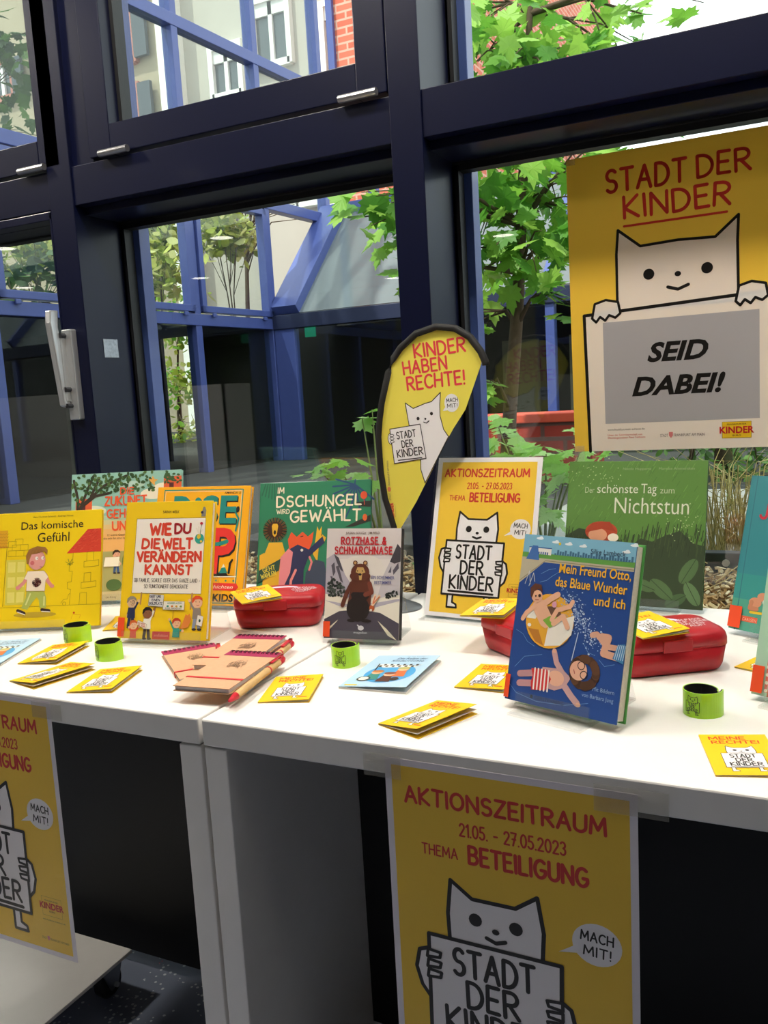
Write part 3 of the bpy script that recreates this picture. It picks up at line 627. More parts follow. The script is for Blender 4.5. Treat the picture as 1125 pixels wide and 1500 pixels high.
# ================================================================== TABLES
def table(x0, x1, label, posts=False):
    t = thing('display_table', label, 'table', ((x0+x1)/2, 1.268, 0)); c = Vector((-(x0+x1)/2, -1.268, 0)); mv = lambda p: p+c
    def b(name, q, mt, bev=.0015):
        m = MB(); m.box(*q, mt, mv); return m.build(name, t, bevel=bev)
    b('tabletop', (x0, x1, .898, 1.638, T-.0375, T), WH, .0025)
    if posts:
        for ly in (.9, 1.584): b('leg', (x0, x0+.036, ly, ly+.036, 0, T-.0405), WH)  # unseen open posts instead of a panel, shaped to let light under the table
    else: b('side_panel', (x0, x0+.036, .9, 1.62, 0, T-.0405), WH)
    b('side_panel', (x1-.037, x1, .9, 1.62, 0, T-.0405), WH)
    b('spacer', (x0+.004, x1-.004, .906, 1.6, T-.041, T-.037), mat('8d877e', .6, name='shadow gap strip'))
    b('back_panel', (x0+.036, x1-.037, 1.252, 1.27, .028, T-.0415), BLK)
    return t
table(-1.585, -.7425, 'white display table under the left half of the books', True); table(-.7368, .866, 'white display table at the right carrying the blue swimming pool book')
# rolling base board with castors
t = thing('rolling_platform', 'low white platform on castors on the floor under the left table', 'trolley', (-1.75, .90, 0))
zb = .078; m = MB(); m.box(.222, .553, -.55, .29, zb, zb+.007, WH); m.build('board', t, bevel=.001)
CH = mat('8c8f94', .3, metal=1, name='zinc'); RB = mat('2a2b2d', .5, name='castor rubber')
for cx, cy in ((.515, .252), (.27, .22), (.50, -.5), (.27, -.5)):
    k = MB(); k.box(cx-.03, cx+.03, cy-.03, cy+.03, zb-.004, zb, CH)
    for s_ in (-1, 1): k.prism([(cx+s_*.017, cy-.03, zb-.004), (cx+s_*.017, cy+.03, zb-.004), (cx+s_*.017, cy+.012, .026), (cx+s_*.017, cy-.006, .02)], (.003, 0, 0), CH)
    ca = k.build('castor', t, bevel=.001)
    k = MB(); k.lathe([(.006, -.012), (.024, -.012), (.029, -.008), (.029, .008), (.024, .012), (.006, .012)], RB, 24, M=Matrix.Translation((cx, cy+.004, .029)) @ Matrix.Rotation(R(90), 4, 'Y')); k.build('wheel', ca, smooth=False)
    k = MB(); k.tube([(cx-.024, cy+.004, .029), (cx+.026, cy+.004, .029)], .005, STEEL, 10); k.build('axle', ca)

# ================================================================== BOOKS AND STANDS
ACR = glass('clear acrylic', (.985, .992, .99), 1.49, .02, .03, 'e8f0f2')  # slight white haze in the colour stands in for bright edge highlights
def lean_frame(w, l, z0):
    sl_, cl_ = math.sin(l), math.cos(l)
    return lambda u, v, h: Vector((u-w/2, v*sl_-h*cl_, z0+v*cl_+h*sl_))
def strip(m, prof, x0, x1, th, mt):       # bent sheet: prof = [(y,z)] centre line
    for (a, b) in zip(prof[:-1], prof[1:]):
        a, b = Vector((0, *a)), Vector((0, *b)); d_ = (b-a).normalized(); n = Vector((0, -d_.z, d_.y))*th/2; a, b = a-d_*th/2, b+d_*th/2
        m.prism([(x0, *(a+n).yz), (x0, *(b+n).yz), (x0, *(b-n).yz), (x0, *(a-n).yz)], (x1-x0, 0, 0), mt)
def stand(label, x, y, yaw, lean, z0, h, t_, w_, off=0., group='clear acrylic book stands'):
    r = thing('acrylic_book_stand', label, 'book stand', (x, y, T), R(yaw), group); P_ = lean_frame(0, R(lean), z0); q = lambda v, hh: (P_(0, v, hh).y, P_(0, v, hh).z)
    m = MB(); top = q(h*.62, -t_-.004)
    strip(m, [q(.012, .0045), q(-.003, .0045), q(-.003, -t_-.004), top], off-w_/2, off+w_/2, .003, ACR); m.build('cradle', r, fix=True)
    m = MB(); strip(m, [top, (top[0]+.05, .0017), (q(0, 0)[0]-.022, .0017)], off-w_/2, off+w_/2, .003, ACR); m.build('foot', r)
    return r
def book(label, x, y, yaw, lean, w, h, t_, cover, back, art, sticker=False, standlabel=None, pages='e9e0cf', soft=False, name='picture_book', stw=.6, sto=0.):
    z0 = t_*.28+.005; P_ = lean_frame(w, R(lean), z0); r = thing(name, label, 'book', (x, y, T), R(yaw)); c = .0006 if soft else .0022
    CM, CB = mat(cover, .38, coat=.15, name='cover board'), mat(back, .4, name='cover board'); f = lambda p: P_(p.x, p.y, p.z)
    m = MB(); m.box(0, w, 0, h, -c, 0, CM, f); m.box(0, w, 0, h, -t_, -t_+c, CB, f); m.box(-.0004, .002, 0, h, -t_, 0, CM, f)
    m.build('cover', r, bevel=.0006)
    k = .0005 if soft else .0032
    m = MB(); m.box(.002, w-k, k, h-k, -t_+c, -c, mat(pages, .8, noise=.25, scale=300, name='page edges'), f); m.build('pages', r)
    A = Art(w, h); art(A); A.build('cover_print', P_, r)
    if sticker:
        m = MB(); m.box(-.0008, sticker*w, .012*h, .165*h if sticker is True else .15*h, .0001+EPS*24, .0002+EPS*25, mat('e2481c', .5, name='orange label'), f); m.build('shelf_sticker', r)
    if standlabel: stand(standlabel, x, y, yaw, lean, z0, h, t_, w*stw, sto)
    return r
SKIN = 'e3a98c'
def kid(A, u, v, s, hair, shirt, trousers, skin=SKIN, L=4, arms=((-.5, -.55), (.5, -.55)), ink='6a4030', legs=True):
    """simple child; s = head radius (fraction of width), v = head centre"""
    k = A.w/A.h; q = lambda a, b: (u+a*s, v+b*s*k)
    for (ax, ay) in arms: A.line([q(.5*(1 if ax > 0 else -1), -1.4), q(ax*1.9, ay*2.4-1.0)], s*A.w*.42, shirt, L); A.ell(*q(ax*1.9, ay*2.4-1.05), s*.3, s*.3, skin, L+1, 10)
    if legs:
        for lx in (-.42, .42): A.line([q(lx*.7, -2.7), q(lx*1.2, -4.4)], s*A.w*.62, trousers, L); A.ell(*q(lx*1.2+.12, -4.65), s*.45, s*.22, '2a2224', L+1, 10)
    A.poly([q(-.72, -1.0), q(.72, -1.0), q(.85, -2.9), q(-.85, -2.9)], shirt, L+1)
    A.ell(*q(0, 0), s, s*1.02, skin, L+2, 20); A.poly([q(-1.05, -.1), q(-.95, .65), q(-.4, 1.12), q(.35, 1.12), q(.95, .7), q(1.0, .25), q(.4, .55), q(-.4, .45), q(-.8, -.1)], hair, L+3)
    for ex in (-.25, .45): A.ell(*q(ex, .05), s*.09, s*.09, ink, L+4, 8)
    A.line([q(-.1, -.48), q(.15, -.55), q(.4, -.46)], s*A.w*.08, 'a03c38', L+4)

def art_komisch(A):
    K = '2a2014'; Y2 = 'd9b81a'; g = '8a7420'
    A.type('Hans-Christian Schmidt · Andreas Német', .48, .95, .785, .016, '6a5a1a', 1)
    A.type('Das komische', .393, .85, .862, .07, K, 1, .004); A.type('Gefühl', .52, .735, .76, .085, K, 1, .004)
    A.rect(.29, .2, .44, .59, 'cfc24a', 0)
    for a, b in ((.305, .22), (.375, .22), (.305, .35), (.375, .35), (.305, .48), (.375, .48)): A.rect(a, b, a+.055, b+.09, 'ddd06a', 1)
    for a, b in ((.3, .62), (.36, .62), (.42, .62), (.33, .67), (.39, .67), (.35, .72), (.3, .7)): A.line([(a, b), (a+.06, b), (a+.06, b+.05), (a, b+.05)], .0006, g, 1, True)
    A.poly([(.2, .7), (.292, .7), (.292, .85), (.2, .85)], 'd9a020', 0); A.line([(.2, .7), (.3, .7)], .0012, 'b0602a', 1); A.line([(.275, .19), (.29, .7)], .001, g, 1)
    for a in range(5):
        for b in range(5): A.line([(.2+a*.02, .715+b*.027), (.21+a*.02, .705+b*.027), (.22+a*.02, .715+b*.027)], .0005, 'a8702a', 1)
    A.line([(.1, .178), (.997, .182)], .0006, g, 1)
    A.poly([(.744, .627), (.897, .83), (.998, .832), (1, .632)], 'd0402c', 1)
    rg = random.Random(2)
    for i in range(70):
        b = rg.uniform(.64, .82); a = rg.uniform(.76+(b-.64)*.72, .97); A.line([(a, b), (a+.02, b+.01)], .0005, rg.choice(('e06a4a', 'b82e22')), 2)
    A.line([(.792, .627), (.79, .53), (.765, .525), (.765, .47), (.79, .47), (.785, .38), (.755, .375), (.755, .32), (.78, .315), (.775, .185)], .0007, g, 1)
    for a, b in ((.875, .5), (.858, .32)): A.line([(a, b), (a+.11, b+.01), (a+.11, b+.06), (a, b+.05)], .0007, g, 1, True); A.line([(a+.02, b+.055), (a+.02, b+.13), (a+.07, b+.135), (a+.07, b+.058)], .0007, g, 1)
    A.line([(.846, .18), (.85, .28), (.9, .283), (.9, .182)], .0007, g, 1)
    for i in range(6): A.line([(.768, .53), (.768+.03*math.cos(i), .55+.03*math.sin(i))], .0009, '4a6a2a', 2)
    A.line([(.71, .2), (.73, .23), (.76, .235), (.765, .27), (.775, .28)], .0007, g, 1); A.ring(.735, .195, .012, .012, .0007, g, 1, 12)
    A.ell(.52, .11, .16, .02, 'b89a2a', 1)
    # walking child
    A.poly([(.452, .312), (.585, .305), (.6, .25), (.6, .165), (.555, .165), (.545, .235), (.53, .26), (.5, .22), (.46, .155), (.415, .17), (.445, .25)], 'a9b054', 2)
    A.line([(.48, .29), (.45, .2)], .003, 'd2d28a', 3); A.line([(.585, .26), (.585, .19)], .003, 'd2d28a', 3)
    A.line([(.39, .15), (.44, .125)], .006, '3a2a2a', 3); A.line([(.57, .15), (.625, .14)], .006, '3a2a2a', 3); A.line([(.39, .138), (.445, .113)], .0016, 'f0e8da', 4); A.line([(.57, .137), (.63, .13)], .0016, 'f0e8da', 4)
    A.line([(.455, .45), (.43, .39), (.39, .35)], .007, 'd88a84', 2); A.ell(.385, .345, .018, .015, 'd88a84', 3, 10)
    A.line([(.59, .45), (.61, .39), (.635, .355)], .007, 'd88a84', 2); A.ell(.64, .35, .018, .013, 'd88a84', 3, 10)
    A.shape([(.455, .485), (.58, .485), (.612, .43), (.592, .4), (.588, .31), (.448, .315), (.452, .41), (.43, .42)], 'efdcc4', 'b08a6a', .0005, 4)
    A.ell(.52, .58, .066, .072, 'e09a90', 6, 22); A.ell(.488, .555, .016, .016, 'd06a6a', 7, 12)
    A.poly([(.445, .55), (.437, .62), (.46, .675), (.52, .7), (.58, .69), (.6, .665), (.598, .62), (.575, .655), (.52, .635), (.48, .63), (.466, .585), (.462, .55)], '9a6a34', 7)
    for i in range(14): A.line([(.45+.01*i, .6+.045*math.sin(i*.25)), (.455+.01*i, .65+.03*math.sin(i*.25))], .0005, '7a4e24', 8)
    for e in (.52, .565): A.ell(e, .595, .012, .013, 'f4e8e0', 8, 12); A.ell(e+.005, .595, .004, .004, '3a2a22', 9, 8)
    A.line([(.545, .52), (.565, .518)], .0008, 'a04a48', 8)
    rg = random.Random(8)
    for i in range(60):
        a, b = rg.uniform(0, 6.28), rg.uniform(0, 6.28); rr = .033; A.line([(.526+rr*math.cos(a)*rg.random(), .385+rr*1.2*math.sin(a)*rg.random()), (.526+rr*math.cos(b), .385+rr*1.2*math.sin(b))], .0007, rg.choice(('2a0e0c', '1a0808', '6a2018')), 6)
    A.line([(.79, .06), (.8, .1), (.86, .095), (.85, .065)], .0005, 'c87a2a', 1); A.ell(.81, .115, .008, .008, 'c83a2a', 1, 8)
def art_zukunft(A):
    A.rect(0, .52, 1, 1, '8fbdb0', 0); A.rect(0, .36, 1, .56, 'e8b06a', 0); A.rect(0, 0, 1, .38, 'a8a468', 0)
    for i, c in enumerate(('a9c4a8', 'c9c59a', 'dcbf86', 'e6b574')): A.rect(0, .62-.035*i, 1, .66-.035*i, c, 1)
    A.ell(.75, .82, .12, .05, 'e8e2cc', 1); A.ell(.86, .86, .12, .05, 'e8e2cc', 1); A.ell(.2, .7, .12, .05, 'd8dcc4', 1); A.ell(.55, .9, .12, .03, 'b6d2c6', 1)
    for a, b, c, d_ in ((.04, .55, .19, .8), (.84, .7, 1, .95)): A.rect(a, b, c, d_, 'd8603a', 2); A.rect(a+.05, b+.14, a+.09, b+.2, '5a2a2a', 3); A.rect(a+.1, b+.05, a+.13, b+.11, '5a2a2a', 3)
    for p in ([(0, .5), (.1, .75), (.3, .9), (.5, .97)], [(.06, .6), (.06, .8), (.02, .95)], [(.1, .74), (.22, .82), (.36, .84)], [(.18, .82), (.25, .95)], [(.07, .7), (.16, .9), (.2, .98)]): A.line(p, .006, '3a3128', 4)
    rg = random.Random(5)
    for i in range(150):
        a, b = rg.uniform(0, .75), rg.uniform(.84, .99); b += .0 if a > .1 else -.1*rg.random(); A.ell(a, b, .018, .012, rg.choice(('3c5a34', '2e4828', '54703c')), 5, 7, rg.uniform(0, 180))
    for i in range(30): A.ell(rg.uniform(.85, 1), rg.uniform(.9, .99), .016, .01, '3c5a34', 5, 7, rg.uniform(0, 180))
    A.poly([(.7, .94), (.73, .93), (.74, .96), (.76, .93), (.79, .93), (.76, .91), (.76, .88), (.73, .905)], 'e0a850', 6)
    O = 'e2562e'
    A.text('DIE', .45, .825, .57, .05, .2, O, 6); A.text('ZUKUNFT', .311, .742, .685, .065, .2, O, 6, jit=3); A.text('GEHÖRT', .331, .643, .68, .062, .2, O, 6, jit=3); A.text('UNS', .382, .545, .56, .065, .22, O, 6, jit=3)
    A.type('12 wahre Geschichten von Kindern,', .335, .5, .7, .016, '4a3a2a', 6); A.type('die sich für eine bessere Welt einsetzen', .3, .475, .72, .016, '4a3a2a', 6)
    kid(A, .42, .355, .035, '3a2a22', 'e8e0c8', '3a5a8a', L=6); A.shape([(.307, .262), (.44, .262), (.451, .335), (.32, .335)], 'f4eed8', 'c8b89a', .0006, 14)
    kid(A, .72, .33, .035, '5a3020', 'c85a3a', '44506a', L=6); A.ell(.4, .12, .07, .05, '4f6a3a', 12); A.ell(.52, .3, .05, .08, '6a7a44', 5); A.rect(0, 0, 1, .07, 'c9b98a', 4)
    A.type('Lea König', .33, .02, .42, .015, '5a4a3a', 6)
def art_wiedu(A):
    A.shape([(.134, .874), (.93, .876), (.918, .329), (.124, .328)], 'eee6da', '6a5a3a', .0006, 0)
    A.text('SARAH WELK', .435, .914, .62, .018, .14, '4a3a1a', 1)
    D = 'd0402a'
    A.text('WIE', .303, .758, .535, .076, .27, D, 2, jit=4); A.text('DU', .588, .766, .76, .066, .27, '9a1c22', 2, jit=3)
    A.text('DIE', .218, .658, .415, .066, .27, D, 2, jit=4); A.text('WELT', .46, .656, .79, .068, .27, D, 2, jit=4)
    A.text('VERÄNDERN', .168, .562, .895, .066, .27, D, 2, jit=4); A.text('KANNST', .27, .47, .8, .064, .27, D, 2, jit=4)
    A.text('OB FAMILIE, SCHULE ODER DAS GANZE LAND -', .144, .41, .9, .026, .12, '4a4038', 2); A.text('SO FUNKTIONIERT DEMOKRATIE', .265, .367, .768, .025, .12, '4a4038', 2)
    A.ell(.869, .725, .052, .052, '2f9a8a', 3); A.poly([(.85, .76), (.88, .755), (.885, .735), (.86, .72), (.84, .735)], 'd8b83a', 4); A.ell(.89, .705, .014, .012, 'd8b83a', 4, 8)
    for a, b in ((.83, .8), (.855, .81), (.9, .79)): A.line([(.865, .755), (a, b)], .0025, 'e6dccc', 3)
    A.line([(.875, .76), (.885, .83)], .001, '3a6a3a', 4); A.ell(.885, .835, .018, .014, 'b82a34', 5, 8)
    A.poly([(.875, .885), (.925, .885), (.93, .93), (.915, .955), (.895, .955), (.885, .92)], '8a8478', 2); A.ell(.885, .915, .016, .014, '2a2a4a', 3, 10)
    A.line([(.235, .25), (.24, .33)], .003, 'b88a5a', 1); A.line([(.81, .22), (.82, .33)], .003, 'b88a5a', 1)
    kid(A, .135, .262, .055, '8a8274', '2a3050', '2a3050', 'e0b890', 3, ((-.4, -.6), (.75, .55))); A.ring(.155, .263, .018, .018, .0007, '2a2a3a', 10, 12)
    kid(A, .325, .185, .055, '1e1a1c', 'ece6da', '3a2a2a', '8a5a3c', 4, ((-.5, -.5), (.75, .75)))
    kid(A, .172, .098, .045, 'c8602a', 'd8503a', '4a5a7a', 'e8b894', 8, ((-.6, .2), (.8, .3)), legs=False)
    kid(A, .885, .27, .058, 'd8502a', '8a8074', '8a94a8', 'e8b894', 3, ((-.8, .55), (.3, -.6)))
    kid(A, .665, .118, .048, 'b83a22', '2e8a7a', '2e8a7a', 'e8b48c', 8, ((-.9, .75), (.8, -.2)), legs=False)
    A.poly([(.72, .08), (.8, .09), (.83, .15), (.81, .19), (.79, .175), (.765, .185), (.75, .15), (.7, .06)], 'd88038', 15)
    A.shape([(.329, .239), (.5, .232), (.506, .318), (.34, .324)], 'd9d6d0', '6a6460', .0005, 10); A.line([(.42, .23), (.4, .16)], .0015, '9a6a3a', 9)
    for i, s_ in enumerate(('GEBT UNS', 'EINEN', 'BOLZPLATZ')): A.text(s_, (.345, .37, .345)[i], .298-.025*i, (.47, .46, .49)[i], .016, .2, '2a3050', 12)
    A.shape([(.501, .213), (.742, .213), (.746, .274), (.508, .274)], 'e6e0d2', '8a8474', .0005, 10); A.text('WENIGER AUTOS', .55, .255, .71, .01, .18, '4a8a6a', 12)
    for i, c in enumerate(('3a8a7a', 'd8803a', 'd8a83a', '7a9a4a')): A.ell(.555+.05*i, .238, .014, .01, c, 12, 8)
    A.text('IN DIE INNENSTADT', .53, .219, .72, .009, .18, '6a6460', 12); A.line([(.62, .213), (.62, .15)], .001, '9a6a3a', 9)
    A.shape([(.215, .1), (.32, .07), (.33, .105), (.225, .135)], 'e8dccc', '9a7a6a', .0004, 16); A.text('DU HAST', .228, .11, .31, .01, .2, 'b83a3a', 18, rot=-12); A.text('DIE WAHL', .228, .095, .31, .01, .2, 'b83a3a', 18, rot=-12)
    A.shape([(.885, .11), (.95, .1), (.965, .17), (.9, .18)], 'ece6da', '8a8474', .0004, 12); A.ell(.925, .14, .012, .016, '2a4a3a', 14, 8)
    A.rect(.4, 0, .598, .056, 'c8322a', 18); A.type('arsEdition', .42, .02, .58, .02, 'e8a898', 19)
def art_rise(A):
    G_ = '1f8078'; D = '1c1a18'
    A.line([(.077, .97), (.923, .97), (.923, .02), (.077, .02)], .0022, G_, 0, True); A.line([(.09, .957), (.91, .957), (.91, .033), (.09, .033)], .0008, 'e8e0c8', 0, True)
    A.type('AMANDA LI', .729, .932, .9, .02, D, 1, .01)
    A.type('RiSE', .2, .68, .885, .235, D, 1, .03); A.type('RiSE', .19, .69, .875, .235, G_, 2, .028)
    A.type('UP', .3, .26, .9, .38, D, 3, .03); A.type('UP', .285, .275, .885, .38, 'd8322c', 4, .028)
    A.line([(.6, .5), (.72, .51), (.8, .53)], .008, G_, 5); A.line([(.86, .78), (.9, .72), (.88, .62)], .004, G_, 5); A.ell(.885, .8, .018, .03, D, 5, 10)
    A.poly([(.69, .24), (.78, .3), (.84, .25), (.91, .245)], D, 5); A.poly([(.74, .265), (.785, .345), (.83, .27)], G_, 6); A.poly([(.765, .31), (.785, .345), (.802, .315)], 'e8e0c8', 7); A.line([(.845, .27), (.85, .35), (.87, .375)], .005, D, 7); A.line([(.69, .235), (.92, .24)], .002, 'e8e0c8', 6)
    for a in (.72, .82, .9): A.ell(a, .205, .01, .01, G_, 6, 6); A.ell(a-.4, .25, .01, .01, G_, 6, 6)
    A.poly([(.2, .125), (.93, .125), (.955, .155), (.93, .185), (.2, .185)], 'd8322c', 5); A.type('Geschichten', .56, .14, .9, .03, 'f4ead4', 6, .0, .3)
    A.type('MUTIGE', .2, .035, .5, .06, D, 5, .02); A.type('KIDS', .7, .035, .91, .062, D, 5, .03)
def art_dschungel(A):
    C = 'e6dcc0'; g2 = '1f4a3c'; N = '2a2f52'
    for i in range(7): A.line([(.05+.02*i, .99), (.02+.03*i, .9-.01*i)], .0025, '2a5f48', 0)
    for i in range(9): a = R(150+i*22); A.line([(.86, .96), (.86+.2*math.cos(a), .93+.16*math.sin(a))], .0035, '27486e', 0)
    A.line([(.86, 1.0), (.84, .82), (.78, .7)], .003, '27486e', 0)
    A.poly([(.86, .82), (1, .83), (1, .78), (.9, .79)], '2c2a22', 1); A.ell(.938, .875, .03, .035, 'd8502c', 2); A.line([(.94, .84), (.945, .8)], .0012, 'd8502c', 2)
    A.poly([(.78, .63), (1, .72), (1, .67), (.85, .63)], '2c2a22', 1); A.ell(.95, .7, .02, .03, 'd8602c', 2)
    A.text('IM', .165, .913, .22, .045, .17, C, 3, jit=3); A.text('DSCHUNGEL', .159, .802, .915, .082, .17, C, 3, jit=4); A.text('WIRD', .161, .747, .275, .034, .17, C, 3, jit=4); A.text('GEWÄHLT', .289, .68, .91, .085, .17, C, 3, jit=4)
    Yk = 'd8a82c'
    A.poly([(.06, .02), (.05, .4), (.1, .52), (.22, .52), (.3, .3), (.3, .02)], Yk, 3)
    for i in range(40): a = R(i*9); A.line([(.15, .62), (.15+.105*math.cos(a), .62+.095*math.sin(a))], .0022, '2a1a12' if i % 2 else '6a3a18', 4)
    A.ell(.15, .62, .07, .07, '3a2214', 5); A.shape([(.12, .65), (.13, .67), (.17, .67), (.18, .65), (.17, .58), (.15, .56), (.13, .58)], Yk, '2a1a12', .0006, 6); A.ell(.15, .6, .012, .02, '1a1210', 8, 8)
    A.poly([(.02, .26), (.02, .42), (.06, .44), (.1, .38), (.14, .26)], Yk, 4)
    A.poly([(.29, .44), (.27, .54), (.3, .6), (.35, .56), (.4, .6), (.45, .56), (.5, .6), (.49, .52), (.45, .42)], 'd8542c', 4); A.line([(.385, .56), (.405, .565)], .002, '3a1a12', 5)
    A.poly([(.5, .42), (.52, .55), (.53, .64), (.55, .6), (.57, .64), (.57, .58), (.61, .55), (.6, .52), (.55, .5), (.54, .36)], Yk, 4); A.ell(.57, .57, .006, .006, '2a1a12', 5, 6)
    A.poly([(.2, .02), (.22, .3), (.28, .46), (.36, .5), (.46, .46), (.58, .56), (.6, .51), (.46, .4), (.42, .3), (.42, .02)], N, 6); A.poly([(.2, .18), (.21, .4), (.28, .47), (.32, .44), (.3, .28), (.24, .16)], 'd8848a', 7); A.ell(.4, .455, .012, .012, 'f0e8d8', 8, 10); A.ell(.4, .455, .005, .005, '1a1a22', 9, 6)
    A.poly([(.42, .02), (.44, .28), (.52, .38), (.6, .36), (.64, .2), (.64, .02)], '3b4658', 7); A.line([(.47, .3), (.49, .36), (.47, .4)], .004, 'd87a7a', 8); A.line([(.3, .05), (.31, .22), (.35, .3)], .005, 'e08a84', 8); A.ell(.42, .12, .09, .05, '1c1a22', 9)
    A.poly([(.66, .02), (.7, .28), (.78, .5), (.86, .5), (.9, .28), (.94, .02)], 'd04a5a', 6); A.ell(.72, .55, .04, .05, 'd88aa0', 5)
    A.poly([(.01, .2), (.2, .3), (.21, .39), (.02, .3)], '24483c', 9); A.text('GEHT', .06, .285, .17, .034, .17, 'd8c84a', 10, rot=14); A.text('WÄHLEN', .045, .235, .18, .034, .17, 'd8c84a', 10, rot=14)
def art_rotz(A):
    A.rect(0, 0, 1, 1, 'cfc6c4', 0); A.rect(0, .55, 1, .72, 'd8d0cb', 1); A.ell(.5, .62, .3, .2, 'd8d0c8', 1)
    A.poly([(0, .36), (0, .72), (.1, .765), (.2, .68), (.26, .58), (.4, .44), (.4, .36)], 'a7a0ac', 2); A.poly([(.1, .765), (.17, .73), (.24, .6), (.2, .62), (.15, .68)], '4a464e', 3)
    for p in ([(.07, .66), (.11, .69), (.13, .6), (.1, .56)], [(.13, .65), (.17, .66), (.24, .5), (.2, .52)], [(.06, .56), (.09, .56), (.12, .45)]): A.poly(p, '55505a', 3)
    A.poly([(.78, .58), (.88, .73), (.955, .86), (1, .82), (1, .36), (.7, .36)], 'b9b2b6', 2); A.poly([(.86, .7), (.955, .86), (1, .82), (1, .7), (.92, .68)], '3f3b40', 3)
    for p in ([(.9, .62), (.97, .69), (.98, .64), (.91, .58)], [(.84, .6), (.88, .66), (.88, .6)]): A.poly(p, '55505a', 3)
    A.poly([(0, .1), (0, .4), (.3, .37), (.7, .37), (1, .4), (1, .1)], 'ddd5c6', 4); A.poly([(0, .34), (.3, .31), (.7, .33), (1, .37), (1, .35), (.6, .27), (.2, .29)], 'a9a2ae', 5)
    rg = random.Random(4)
    for i in range(60): a = rg.uniform(.03, .26); A.ell(a, rg.uniform(.38, .44+(.1*(1-abs(a-.12)*5))), .02, .018, rg.choice(('2e3430', '4a524c', '202622')), 6, 6)
    for i in range(26): a = rg.uniform(.82, .98); A.ell(a, rg.uniform(.375, .4+(.08*(a-.8)*4)), .015, .014, rg.choice(('2e3430', '202622')), 6, 6)
    A.poly([(0, 0), (0, .17), (.2, .245), (.465, .265), (.75, .24), (1, .15), (1, 0)], '46404c', 7); A.poly([(.07, .1), (.19, .17), (.17, .15), (.08, .08)], 'd8cfb8', 8); A.poly([(.72, .17), (.86, .04), (.98, .0), (.84, .1)], 'd8cfb8', 8)
    Br = '5a2f22'; Bd = '241c1c'
    A.poly([(.3, .28), (.34, .42), (.36, .55), (.6, .55), (.63, .42), (.62, .3), (.58, .2), (.34, .2)], Br, 9); A.ell(.47, .4, .13, .14, Br, 10); A.ell(.455, .27, .155, .16, Bd, 11); A.poly([(.35, .4), (.38, .42), (.56, .42), (.6, .38), (.5, .3), (.4, .3)], Bd, 12)
    A.line([(.36, .5), (.29, .4), (.245, .3)], .0075, Br, 12); A.line([(.6, .5), (.63, .42), (.55, .4)], .008, '70382a', 13); A.ell(.37, .165, .06, .02, Bd, 12); A.ell(.57, .165, .07, .02, Bd, 12)
    A.ell(.47, .6, .125, .11, Br, 13); A.ell(.47, .565, .14, .07, Br, 13)
    for a in (.4, .535): A.ell(a, .685, .032, .03, Br, 12, 12); A.ell(a, .685, .018, .018, 'b8905a', 14, 10)
    A.poly([(.41, .6), (.43, .645), (.51, .645), (.54, .6), (.5, .59), (.49, .53), (.46, .53), (.45, .59)], 'b8945a', 14); A.ell(.47, .58, .022, .016, '1a1416', 15, 10)
    for a in (.435, .5): A.ell(a, .612, .009, .009, '1a1416', 15, 8)
    A.ell(.64, .28, .035, .04, 'b0552c', 13, 14); A.ell(.63, .262, .016, .016, 'e8e0d8', 14, 10)
    for a, b in ((.69, .425), (.745, .42)): A.line([(.65, .31), (a-.01, b-.03)], .0042, 'e0c0a0', 13); A.line([(.655, .32), (a-.01, b-.04)], .0018, 'c86a4a', 14)
    A.type('JULIAN GOUGH · JIM FIELD', .255, .948, .715, .022, '5a3a30', 8, .01); Rr = 'b9202a'
    A.text('ROTZHASE &', .2, .855, .8, .062, .2, Rr, 8, gap=.3); A.text('SCHNARCHNASE', .116, .768, .885, .062, .2, Rr, 8, gap=.3)
    for i, (a, b, y) in enumerate(((.2, .8, .855), (.116, .885, .768))):
        for k in range(16): A.line([(a+(b-a)*k/16+.006, y-.001), (a+(b-a)*k/16+.026, y-.001)], .0012, Rr, 8)
    A.type('EIN SCHLIMMER', .621, .541, .925, .03, '57588a', 8, .01); A.type('BESTIMMER', .663, .496, .89, .03, '57588a', 8, .01)
    A.ell(.5, .1, .04, .03, 'c9c6cc', 9, 14); A.line([(.455, .125), (.47, .115)], .002, 'c9c6cc', 9); A.type('magellan', .406, .05, .584, .02, 'c9c6cc', 9, .005)
